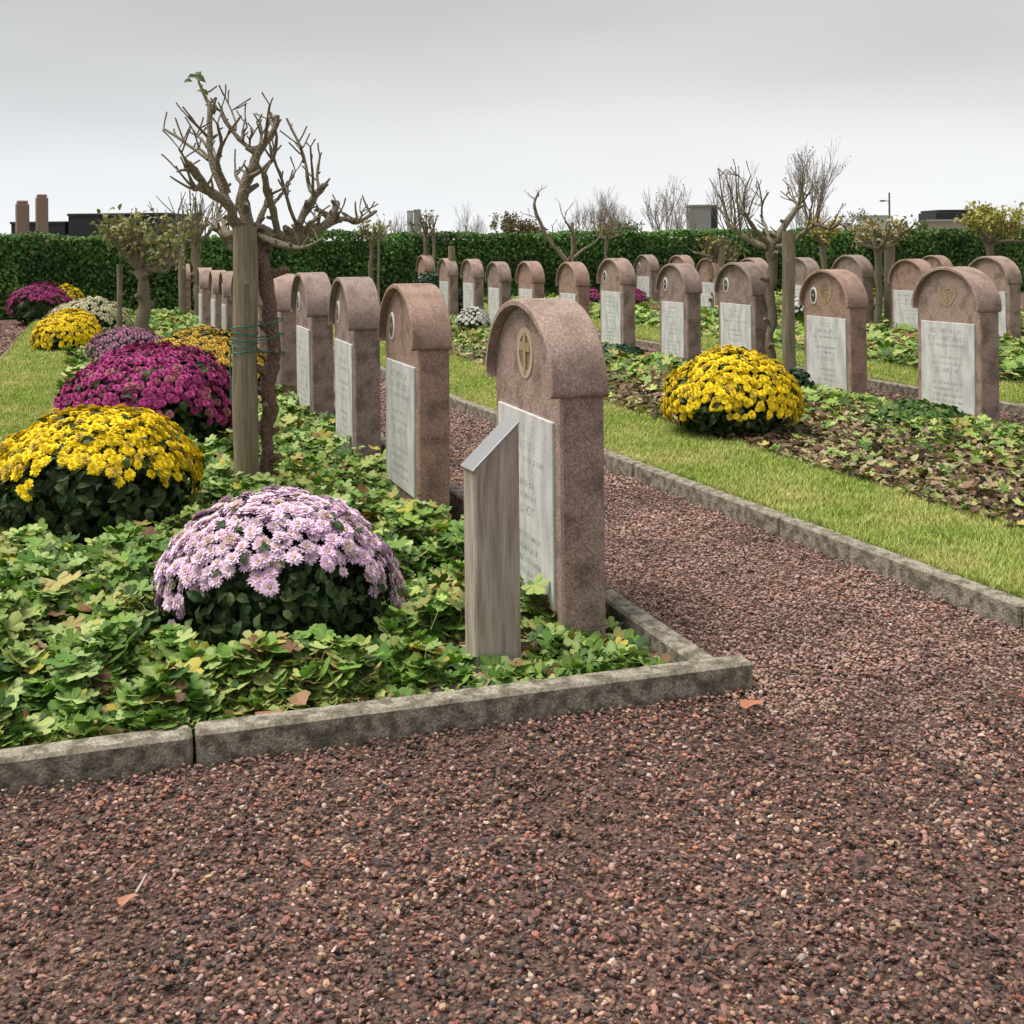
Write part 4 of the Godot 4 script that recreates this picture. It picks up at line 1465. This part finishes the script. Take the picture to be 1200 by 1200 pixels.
const LIMBS := [
	[0.023, 0.03, [0.545, -0.016, -4.475, 0.54, 0.076, -4.476, 0.556, 0.167, -4.471, 0.545, 0.243, -4.475, 0.563, 0.319, -4.469, 0.552, 0.395, -4.472, 0.568, 0.471, -4.467, 0.583, 0.547, -4.462, 0.569, 0.629, -4.467, 0.556, 0.73, -4.471, 0.539, 0.83, -4.477, 0.52, 0.913, -4.483, 0.5, 0.971, -4.49]],
	[0.024, 0.006, [0.503, 0.965, -4.489, 0.476, 1.05, -4.506, 0.486, 1.121, -4.512, 0.517, 1.188, -4.511, 0.542, 1.25, -4.511, 0.593, 1.32, -4.503, 0.606, 1.373, -4.507]],
	[0.007, 0.004, [0.541, 1.246, -4.508, 0.549, 1.305, -4.542, 0.548, 1.364, -4.579]],
	[0.006, 0.003, [0.556, 1.271, -4.503, 0.559, 1.336, -4.444, 0.561, 1.396, -4.385]],
	[0.005, 0.003, [0.579, 1.297, -4.516, 0.596, 1.337, -4.548, 0.592, 1.39, -4.586]],
	[0.02, 0.009, [0.497, 0.965, -4.491, 0.449, 0.982, -4.454, 0.416, 1.047, -4.412, 0.342, 1.105, -4.384, 0.298, 1.161, -4.346, 0.273, 1.187, -4.302]],
	[0.005, 0.003, [0.273, 1.187, -4.302, 0.258, 1.208, -4.28, 0.245, 1.229, -4.258]],
	[0.005, 0.003, [0.306, 1.144, -4.343, 0.27, 1.162, -4.313, 0.238, 1.154, -4.282]],
	[0.008, 0.007, [0.324, 1.121, -4.358, 0.306, 1.098, -4.354, 0.294, 1.106, -4.347]],
	[0.013, 0.0025, [0.435, 1.041, -4.511, 0.4, 1.144, -4.55, 0.371, 1.238, -4.586, 0.374, 1.317, -4.613, 0.377, 1.413, -4.639, 0.368, 1.441, -4.669, 0.344, 1.51, -4.704, 0.352, 1.533, -4.728]],
	[0.006, 0.0035, [0.368, 1.218, -4.618, 0.293, 1.286, -4.706, 0.222, 1.343, -4.792]],
	[0.006, 0.004, [0.376, 1.297, -4.636, 0.334, 1.329, -4.587, 0.292, 1.366, -4.537]],
	[0.006, 0.004, [0.367, 1.266, -4.639, 0.349, 1.297, -4.677, 0.333, 1.313, -4.713]],
	[0.005, 0.0035, [0.383, 1.192, -4.591, 0.36, 1.244, -4.673, 0.339, 1.272, -4.754]],
	[0.009, 0.004, [0.422, 1.091, -4.463, 0.384, 1.196, -4.423, 0.394, 1.251, -4.367, 0.376, 1.32, -4.32]],
	[0.004, 0.003, [0.397, 1.248, -4.397, 0.41, 1.28, -4.351, 0.418, 1.305, -4.306]],
	[0.009, 0.0035, [0.538, 1.246, -4.509, 0.501, 1.262, -4.553, 0.461, 1.311, -4.597, 0.42, 1.383, -4.643, 0.423, 1.418, -4.673]],
	[0.004, 0.002, [0.461, 1.324, -4.566, 0.466, 1.359, -4.613, 0.447, 1.427, -4.669, 0.419, 1.5, -4.727]],
	[0.004, 0.003, [0.48, 1.282, -4.549, 0.486, 1.306, -4.573, 0.506, 1.339, -4.593]],
	[0.004, 0.003, [0.506, 1.261, -4.54, 0.509, 1.295, -4.513, 0.515, 1.317, -4.485]],
	[0.006, 0.005, [0.482, 1.117, -4.496, 0.464, 1.147, -4.554, 0.463, 1.178, -4.607]],
	[0.008, 0.0035, [0.503, 1.164, -4.52, 0.512, 1.155, -4.47, 0.573, 1.206, -4.403, 0.579, 1.283, -4.353, 0.565, 1.308, -4.31]],
	[0.007, 0.0035, [0.68, 0.967, -4.536, 0.648, 1.035, -4.52, 0.616, 1.143, -4.504, 0.59, 1.203, -4.486, 0.581, 1.231, -4.463]],
	[0.005, 0.003, [0.64, 1.088, -4.528, 0.648, 1.13, -4.562, 0.678, 1.176, -4.589]],
	[0.015, 0.011, [0.674, 0.964, -4.538, 0.691, 0.996, -4.567, 0.736, 1.062, -4.587, 0.787, 1.127, -4.606]],
	[0.0075, 0.0035, [0.743, 1.096, -4.568, 0.733, 1.127, -4.623, 0.724, 1.242, -4.679, 0.671, 1.387, -4.749]],
	[0.006, 0.003, [0.74, 1.096, -4.569, 0.727, 1.174, -4.504, 0.711, 1.256, -4.441]],
	[0.006, 0.004, [0.761, 1.109, -4.562, 0.761, 1.164, -4.598, 0.777, 1.24, -4.63]],
	[0.005, 0.003, [0.716, 1.213, -4.629, 0.706, 1.25, -4.606, 0.699, 1.273, -4.582]],
	[0.03, 0.011, [0.506, 0.952, -4.488, 0.561, 0.94, -4.519, 0.625, 0.93, -4.547, 0.701, 0.949, -4.571, 0.783, 0.974, -4.593, 0.822, 1.022, -4.629, 0.846, 1.065, -4.67]],
	[0.011, 0.006, [0.786, 0.974, -4.606, 0.841, 0.997, -4.646, 0.882, 1.001, -4.69, 0.939, 0.992, -4.729, 1.017, 1.035, -4.761]],
	[0.005, 0.004, [0.849, 0.997, -4.638, 0.839, 1.016, -4.615, 0.847, 1.031, -4.586]],
	[0.004, 0.003, [0.932, 0.991, -4.695, 0.942, 1.017, -4.676, 0.933, 1.03, -4.663]],
	[0.013, 0.009, [0.608, 0.933, -4.507, 0.578, 1.033, -4.457, 0.551, 1.101, -4.406, 0.534, 1.152, -4.352]],
	[0.006, 0.005, [0.571, 1.048, -4.445, 0.602, 1.072, -4.498, 0.622, 1.089, -4.555]],
	[0.006, 0.004, [0.756, 0.964, -4.584, 0.757, 1.005, -4.547, 0.76, 1.029, -4.509]],
	[0.007, 0.006, [0.707, 0.952, -4.548, 0.705, 0.981, -4.459, 0.715, 0.991, -4.366]],
	[0.014, 0.003, [0.52, 0.943, -4.483, 0.583, 0.912, -4.392, 0.65, 0.893, -4.3, 0.717, 0.927, -4.207]],
	[0.018, 0.008, [0.497, 0.959, -4.491, 0.436, 0.945, -4.599, 0.405, 0.968, -4.697, 0.398, 1.002, -4.787]],
	[0.009, 0.004, [0.429, 0.951, -4.619, 0.426, 0.993, -4.69, 0.409, 1.043, -4.766, 0.421, 1.094, -4.832]],
	[0.012, 0.005, [0.512, 0.952, -4.486, 0.546, 1.005, -4.545, 0.573, 1.054, -4.606, 0.59, 1.072, -4.671]],
	[0.015, 0.006, [0.52, 0.928, -4.483, 0.504, 0.898, -4.559, 0.461, 0.892, -4.643, 0.447, 0.905, -4.718]],
]


func traced_tree(label: String, base: Vector3, limbs: Array, red: bool, thick: float) -> Node3D:
	var o := thing("pollarded_tree", label, "tree", base, 0.0, "pruned trees among the graves")
	for i in limbs.size():
		var l: Array = limbs[i]
		var raw: Array = l[2]
		var pts := []
		for k in raw.size() / 3:
			pts.append(Vector3(raw[k * 3], raw[k * 3 + 1], raw[k * 3 + 2]) - base)
		var fine := []
		var radii := []
		for k in pts.size() - 1:
			for e in 3:
				var u := e / 3.0
				var a: Vector3 = pts[maxi(k - 1, 0)]
				var d: Vector3 = pts[mini(k + 2, pts.size() - 1)]
				var p: Vector3 = (pts[k] as Vector3).cubic_interpolate(pts[k + 1], a, d, u)
				var r := lerpf(l[0], l[1], (k + u) / (pts.size() - 1.0)) * (1.0 if i == 0 else thick)
				fine.append(p + Vector3(rng.randf_range(-1, 1), rng.randf_range(-1, 1), rng.randf_range(-1, 1)) * r * 0.22)
				radii.append(r * rng.randf_range(0.84, 1.2))
		fine.append(pts[-1])
		radii.append(l[1] * rng.randf_range(0.9, 1.3))
		var s := Shape.new()
		if i == 0:
			fine[0].y = -0.05
		s.tube(fine, radii, 9 if l[0] > 0.012 else 6)
		# pruning knobs along the thicker wood
		if l[0] > 0.008:
			for k in range(2, fine.size(), 3):
				var a := rng.randf() * TAU
				var d := Vector3(cos(a), rng.randf_range(0.2, 0.9), sin(a)).normalized()
				var r: float = radii[k]
				s.tube([fine[k], fine[k] + d * r * 1.5, fine[k] + d * r * rng.randf_range(1.9, 3.2)], [r * 0.7, r * 0.55, r * 0.4], 5)
		if i > 0:
			for q in 4:
				var k := rng.randi_range(fine.size() / 3, fine.size() - 1)
				limb(s, fine[k], Vector3(rng.randf_range(-1, 1), rng.randf_range(0.2, 1.2), rng.randf_range(-1, 1)).normalized(), rng.randf_range(0.02, 0.1), minf(radii[k] * 0.65, 0.0065), 0.003, Vector3(0, 0.3, 0), 5)
		put("trunk" if i == 0 else "limb" if l[0] > 0.0085 else "shoot", s.done(), bark_red if red and i == 0 else bark, o)
	return o


func trees() -> void:
	rng.seed = 901
	var base := Vector3(0.545, 0, -4.475)
	var o := traced_tree("large pruned tree with bare knobbly branches tied to the thick stake", base, LIMBS, true, 1.2)
	traced_tree("gnarled pruned tree between the second and third right-row headstones", Vector3(3.94, 0, -6.84), TREE_RIGHT, false, 1.0)
	traced_tree("pruned tree with one leaning limb behind the nearest headstone", Vector3(5.2, 0, -13.66), TREE_LEANING, false, 1.1)
	var where := []
	for p in [Vector3(0.313, 1.524, -4.7), Vector3(0.331, 1.511, -4.7), Vector3(0.355, 1.52, -4.69), Vector3(0.384, 1.456, -4.66), Vector3(0.399, 1.424, -4.65), Vector3(0.34, 1.53, -4.7)]:
		where.append(p - base)
	for p in where:
		var s := rng.randf_range(0.035, 0.055)
		put("leaf", leaf_small, leaf_flat(lin(0.06, 0.085, 0.035)), o, facing(Vector3(rng.randf_range(-0.5, 0.5), 0.6, 0.8), rng.randf() * TAU, Vector3(s, s, s), p + Vector3(-0.01, 0, 0)))
	stake("thick round wooden stake tied to the large pruned tree", Vector3(0.472, 0, -4.44), 0.966, 0.0435, 0.004)
	tie()

	var bareish := lin(0.2, 0.2, 0.07)
	pollard("stubby pruned tree with ochre leaves before the hedge at far left", Vector3(0.3, 0, -10.4), 0.72, 1.22, 0.5, 0.055, 5, 650, lin(0.3, 0.28, 0.13))
	stake("stake just left of the stubby ochre-leaved tree", Vector3(0.13, 0, -10.7), 0.76, 0.022)
	pollard("bare pruned tree behind the orange chrysanthemum, left of the thick stake", Vector3(1.08, 0, -15.2), 0.95, 1.66, 0.5, 0.055, 8, 30, bareish)
	stake("slim stake left of the bare pruned tree behind the orange chrysanthemum", Vector3(0.91, 0, -15.4), 1.12, 0.045)
	pollard("small pruned tree with yellowish leaves before the hedge, behind the third headstone", Vector3(3.1, 0, -14.8), 0.95, 1.25, 0.3, 0.03, 12, 120, lin(0.3, 0.28, 0.12))
	stake("thin stake of the small yellowish pruned tree behind the third headstone", Vector3(3.17, 0, -14.75), 1.0, 0.016)
	pollard("small twiggy pruned tree behind the clipped dark shrub", Vector3(3.97, 0, -15.5), 1.0, 1.4, 0.34, 0.03, 13, 60, lin(0.2, 0.15, 0.1))
	stake("thin stake beside the small twiggy tree behind the dark shrub", Vector3(4.03, 0, -15.4), 1.1, 0.02)
	stake("bare wooden stake standing alone right of the clipped dark shrub", Vector3(3.96, 0, -14.3), 0.88, 0.042)
	stake("thin stake of the pruned tree behind the nearest headstone", Vector3(5.24, 0, -13.6), 1.14, 0.02)
	pollard("small pruned tree before the hedge, left of the fifth right-row headstone", Vector3(6.12, 0, -14.8), 0.95, 1.3, 0.25, 0.025, 22, 40, lin(0.3, 0.2, 0.1))
	pollard("knobbly pruned tree between the third and fourth right-row headstones", Vector3(6.52, 0, -12.55), 0.72, 1.0, 0.3, 0.05, 23, 100, lin(0.3, 0.26, 0.1))
	stake("pale stake between the third and fourth right-row headstones", Vector3(6.6, 0, -12.5), 0.92, 0.04)
	stake("wooden stake between the second and third right-row headstones", Vector3(4.035, 0, -6.76), 0.955, 0.04)
	pollard("pruned tree with drooping twigs left of the stake behind the two rightmost headstones", Vector3(6.63, 0, -9.6), 0.82, 1.1, 0.45, 0.034, 33, 260, lin(0.28, 0.24, 0.12))
	stake("tall stake seen between the two nearest right-row headstones", Vector3(6.87, 0, -9.74), 0.94, 0.048)
	pollard("yellow-leaved pruned tree at the right edge before the hedge", Vector3(9.75, 0, -11.9), 0.85, 1.35, 0.6, 0.042, 35, 1000, lin(0.36, 0.33, 0.08))
	pollard("small yellow-leaved pruned tree right of the gnarled one", Vector3(7.73, 0, -12.2), 0.85, 1.18, 0.4, 0.035, 37, 260, lin(0.42, 0.36, 0.1))


func leaf_flat(c: Color) -> StandardMaterial3D:
	var m := leaf_mat(Color(0.4, 0.5, 0.2))
	m.vertex_color_use_as_albedo = false
	m.albedo_color = c.linear_to_srgb()
	return m


func tie() -> void:
	var o := thing("garden_twine", "green twine wound round the thick stake and the tree trunk", "twine", Vector3(0.472, 0, -4.44))
	var m := plain_mat(lin(0.03, 0.16, 0.13), 0.6)
	rng.seed = 77
	for k in 5:
		var y := 0.535 + 0.02 * k
		var pts := []
		var radii := []
		for i in 25:
			var a := TAU * i / 24.0
			var p := Vector3(cos(a) * 0.047, y + 0.006 * sin(a * 2.0 + k), sin(a) * 0.047)
			if k % 2 == 0 and cos(a) > 0.0:
				p.x = cos(a) * 0.142
				p.z = sin(a) * (0.047 - 0.008 * cos(a)) - 0.02 * cos(a)
				p.y += 0.03 * cos(a) * (1.0 if k == 4 else -0.5 if k == 0 else 0.3)
			pts.append(p)
			radii.append(0.0028)
		var s := Shape.new()
		s.tube(pts, radii, 5)
		put("loop", s.done(), m, o)
	var s := Shape.new()
	s.tube([Vector3(-0.047, 0.56, 0.01), Vector3(-0.052, 0.5, 0.016), Vector3(-0.05, 0.42, 0.014), Vector3(-0.053, 0.36, 0.018)], [0.0025, 0.0025, 0.0025, 0.002], 5)
	put("loose_end", s.done(), m, o)


func shades(rings: Array, base: Color, tip: Color, heart: Color, heart_r: float, seed_: int) -> Array:
	var out := []
	for k in 4:
		var b: Color = base * [0.82, 0.95, 1.05, 1.16][k]
		var t: Color = tip * [0.9, 0.97, 1.02, 1.06][k]
		b.a = 1.0
		t.a = 1.0
		out.append(bloom(rings, b, t, heart, heart_r, seed_ + k))
	out.append(out[1])
	out.append(out[2])
	out.append(out[3])
	out.append(bloom(rings, base.lerp(lin(0.3, 0.18, 0.08), 0.55), tip.lerp(lin(0.4, 0.26, 0.12), 0.45), heart, heart_r, seed_ + 8))  # past its best
	return out


func flowers() -> void:
	var pink := shades(DAISY, lin(0.66, 0.38, 0.62), lin(0.84, 0.68, 0.82), lin(0.5, 0.42, 0.16), 0.1, 1000)
	var yellow := shades(POMPON, lin(0.87, 0.6, 0.01), lin(0.94, 0.76, 0.03), lin(0.8, 0.45, 0.01), 0.0, 1010)
	var magenta := shades(POMPON, lin(0.31, 0.022, 0.135), lin(0.52, 0.08, 0.28), lin(0.3, 0.02, 0.15), 0.0, 1020)
	var orange := shades(POMPON, lin(0.55, 0.32, 0.03), lin(0.72, 0.5, 0.09), lin(0.5, 0.2, 0.02), 0.0, 1030)
	var mauve := shades(POMPON, lin(0.36, 0.12, 0.25), lin(0.55, 0.28, 0.42), lin(0.4, 0.1, 0.2), 0.0, 1040)
	var cream := shades(POMPON, lin(0.62, 0.58, 0.3), lin(0.8, 0.76, 0.55), lin(0.7, 0.5, 0.3), 0.0, 1050)
	var white := shades(DAISY, lin(0.7, 0.7, 0.66), lin(0.85, 0.85, 0.85), lin(0.6, 0.55, 0.2), 0.1, 1060)
	mum("pale lilac-pink chrysanthemum in front of the thick stake, nearest of all", Vector3(0.375, -0.02, -2.84), 0.262, 0.36, pink, 0.043, 62, 100, true, 2001, 2.5)
	mum("large bright yellow chrysanthemum at the left edge behind the pink one", Vector3(-0.04, -0.02, -4.18), 0.34, 0.4, yellow, 0.042, 64, 90, true, 2002, 2.2)
	mum("large magenta chrysanthemum left of the thick stake", Vector3(0.2, -0.02, -5.75), 0.4, 0.48, magenta, 0.046, 78, 106, true, 2003, 2.2)
	mum("orange-yellow chrysanthemum behind the thick stake", Vector3(0.5, -0.02, -7.25), 0.43, 0.44, orange, 0.04, 70, 88, true, 2004, 1.5)
	mum("small dusky mauve chrysanthemum just behind the magenta one", Vector3(0.17, -0.02, -9.7), 0.3, 0.33, mauve, 0.05, 75, 88, false, 2005)
	mum("bright yellow chrysanthemum standing on the lawn strip at far left", Vector3(-0.27, -0.02, -11.0), 0.29, 0.4, yellow, 0.05, 90, 100, true, 2006, 1.8)
	mum("creamy white chrysanthemum behind the yellow one on the lawn strip", Vector3(-0.16, -0.02, -13.4), 0.42, 0.4, cream, 0.06, 72, 92, false, 2007, 1.2)
	mum("dark purple-red chrysanthemum by the hedge at the left edge", Vector3(-0.7, -0.02, -15.6), 0.36, 0.52, magenta, 0.055, 62, 92, false, 2008, 1.2)
	mum("small yellow chrysanthemum peeping out behind the dark purple one", Vector3(-0.46, -0.02, -16.6), 0.25, 0.46, yellow, 0.055, 70, 90, false, 2009)
	mum("bright yellow chrysanthemum at the edge of the right-hand lawn", Vector3(2.66, 0.034, -4.94), 0.3, 0.385, yellow, 0.04, 92, 114, true, 2010, 2.1)
	mum("small white chrysanthemum seen left of the nearest headstone's cap", Vector3(3.3, 0.034, -11.2), 0.17, 0.27, white, 0.045, 80, 95, false, 2011)
	mum("dark purple chrysanthemum between the fourth and fifth right-row headstones", Vector3(6.15, 0.03, -13.9), 0.17, 0.32, magenta, 0.045, 75, 95, false, 2012)
	mum("dark purple chrysanthemum just left of the fifth right-row headstone", Vector3(5.75, 0.03, -14.3), 0.15, 0.3, magenta, 0.045, 75, 95, false, 2013)
	mum("small yellow chrysanthemum seen between the two nearest right-row headstones", Vector3(6.83, 0.03, -10.1), 0.14, 0.46, yellow, 0.045, 45, 60, false, 2014)
	mum("small white chrysanthemum behind the stake of the gnarled tree", Vector3(6.34, 0.03, -10.4), 0.17, 0.34, white, 0.045, 70, 85, false, 2015)
	var dark := [[0.7, lin(0.02, 0.055, 0.025)], [0.3, lin(0.04, 0.085, 0.04)]]
	shrub("clipped dark bluish-green shrub before the hedge, left of the lone stake", Vector3(3.92, 0, -15.0), Vector3(0.42, 0.29, 0.35), 1600, dark, 0.06, 3001)
	shrub("low dark evergreen sprig at the foot of the second right-row headstone", Vector3(3.72, 0.03, -6.15), Vector3(0.09, 0.07, 0.09), 260, dark, 0.045, 3002)
	shrub("low spreading green plant at the foot of the nearest right-row headstone", Vector3(3.62, 0.03, -4.95), Vector3(0.24, 0.05, 0.2), 700, [[0.6, lin(0.06, 0.13, 0.03)], [0.4, lin(0.13, 0.2, 0.05)]], 0.05, 3003)
	shrub("dark green plant in front of the fourth right-row headstone", Vector3(3.55, 0.03, -8.35), Vector3(0.26, 0.06, 0.2), 600, dark, 0.055, 3004)


func oddments() -> void:
	rng.seed = 4001
	for q in [[0.335, 0.06, -2.3, 0.04, lin(0.3, 0.17, 0.1), "curled brown dead leaf resting on the front kerb below the pink chrysanthemum"],
			[0.275, 0.035, -2.31, 0.036, lin(0.34, 0.17, 0.1), "small rust dead leaf left of the curled brown one by the kerb"],
			[0.02, 0.012, -1.77, 0.018, lin(0.45, 0.2, 0.13), "rust-coloured dead leaf lying on the foreground gravel at left"],
			[1.17, 0.01, -2.12, 0.034, lin(0.42, 0.17, 0.1), "reddish dead leaf lying at the front corner of the kerb"],
			[0.09, 0.085, -3.0, 0.03, lin(0.75, 0.5, 0.02), "bright yellow leaf among the green leaves left of the pink chrysanthemum"],
			[0.8, 0.05, -2.37, 0.036, lin(0.3, 0.16, 0.09), "brown dead leaf at the foot of the marker post"],
			[3.05, 0.05, -3.75, 0.05, lin(0.5, 0.32, 0.24), "pinkish dead leaf at the edge of the right-hand lawn"]]:
		var o := put("fallen_leaf", leaf_dead[0], leaf_flat(q[4]), self, Transform3D(Basis(Vector3.UP, rng.randf() * TAU).scaled(Vector3(q[3], q[3] * 0.7, q[3])), Vector3(q[0], q[1], q[2])))
		tag(o, q[5], "leaf", "fallen leaves")
	var pale := plain_mat(lin(0.4, 0.36, 0.31), 0.8)
	for q in [[[Vector3(0.27, 0.03, -2.62), Vector3(0.3, 0.05, -2.62), Vector3(0.35, 0.052, -2.63)], "thin curved grey twig in the shade under the pink chrysanthemum, left one"],
			[[Vector3(0.38, 0.06, -2.6), Vector3(0.41, 0.048, -2.6), Vector3(0.45, 0.036, -2.58)], "thin straight grey twig in the shade under the pink chrysanthemum, right one"],
			[[Vector3(0.035, 0.01, -1.79), Vector3(0.043, 0.012, -1.81), Vector3(0.05, 0.014, -1.83)], "thin pale twig beside the rust leaf on the foreground gravel"]]:
		var s := Shape.new()
		s.tube(q[0], [0.0022, 0.002, 0.0015], 5)
		tag(put("twig", s.done(), pale, self), q[1], "twig", "fallen twigs")
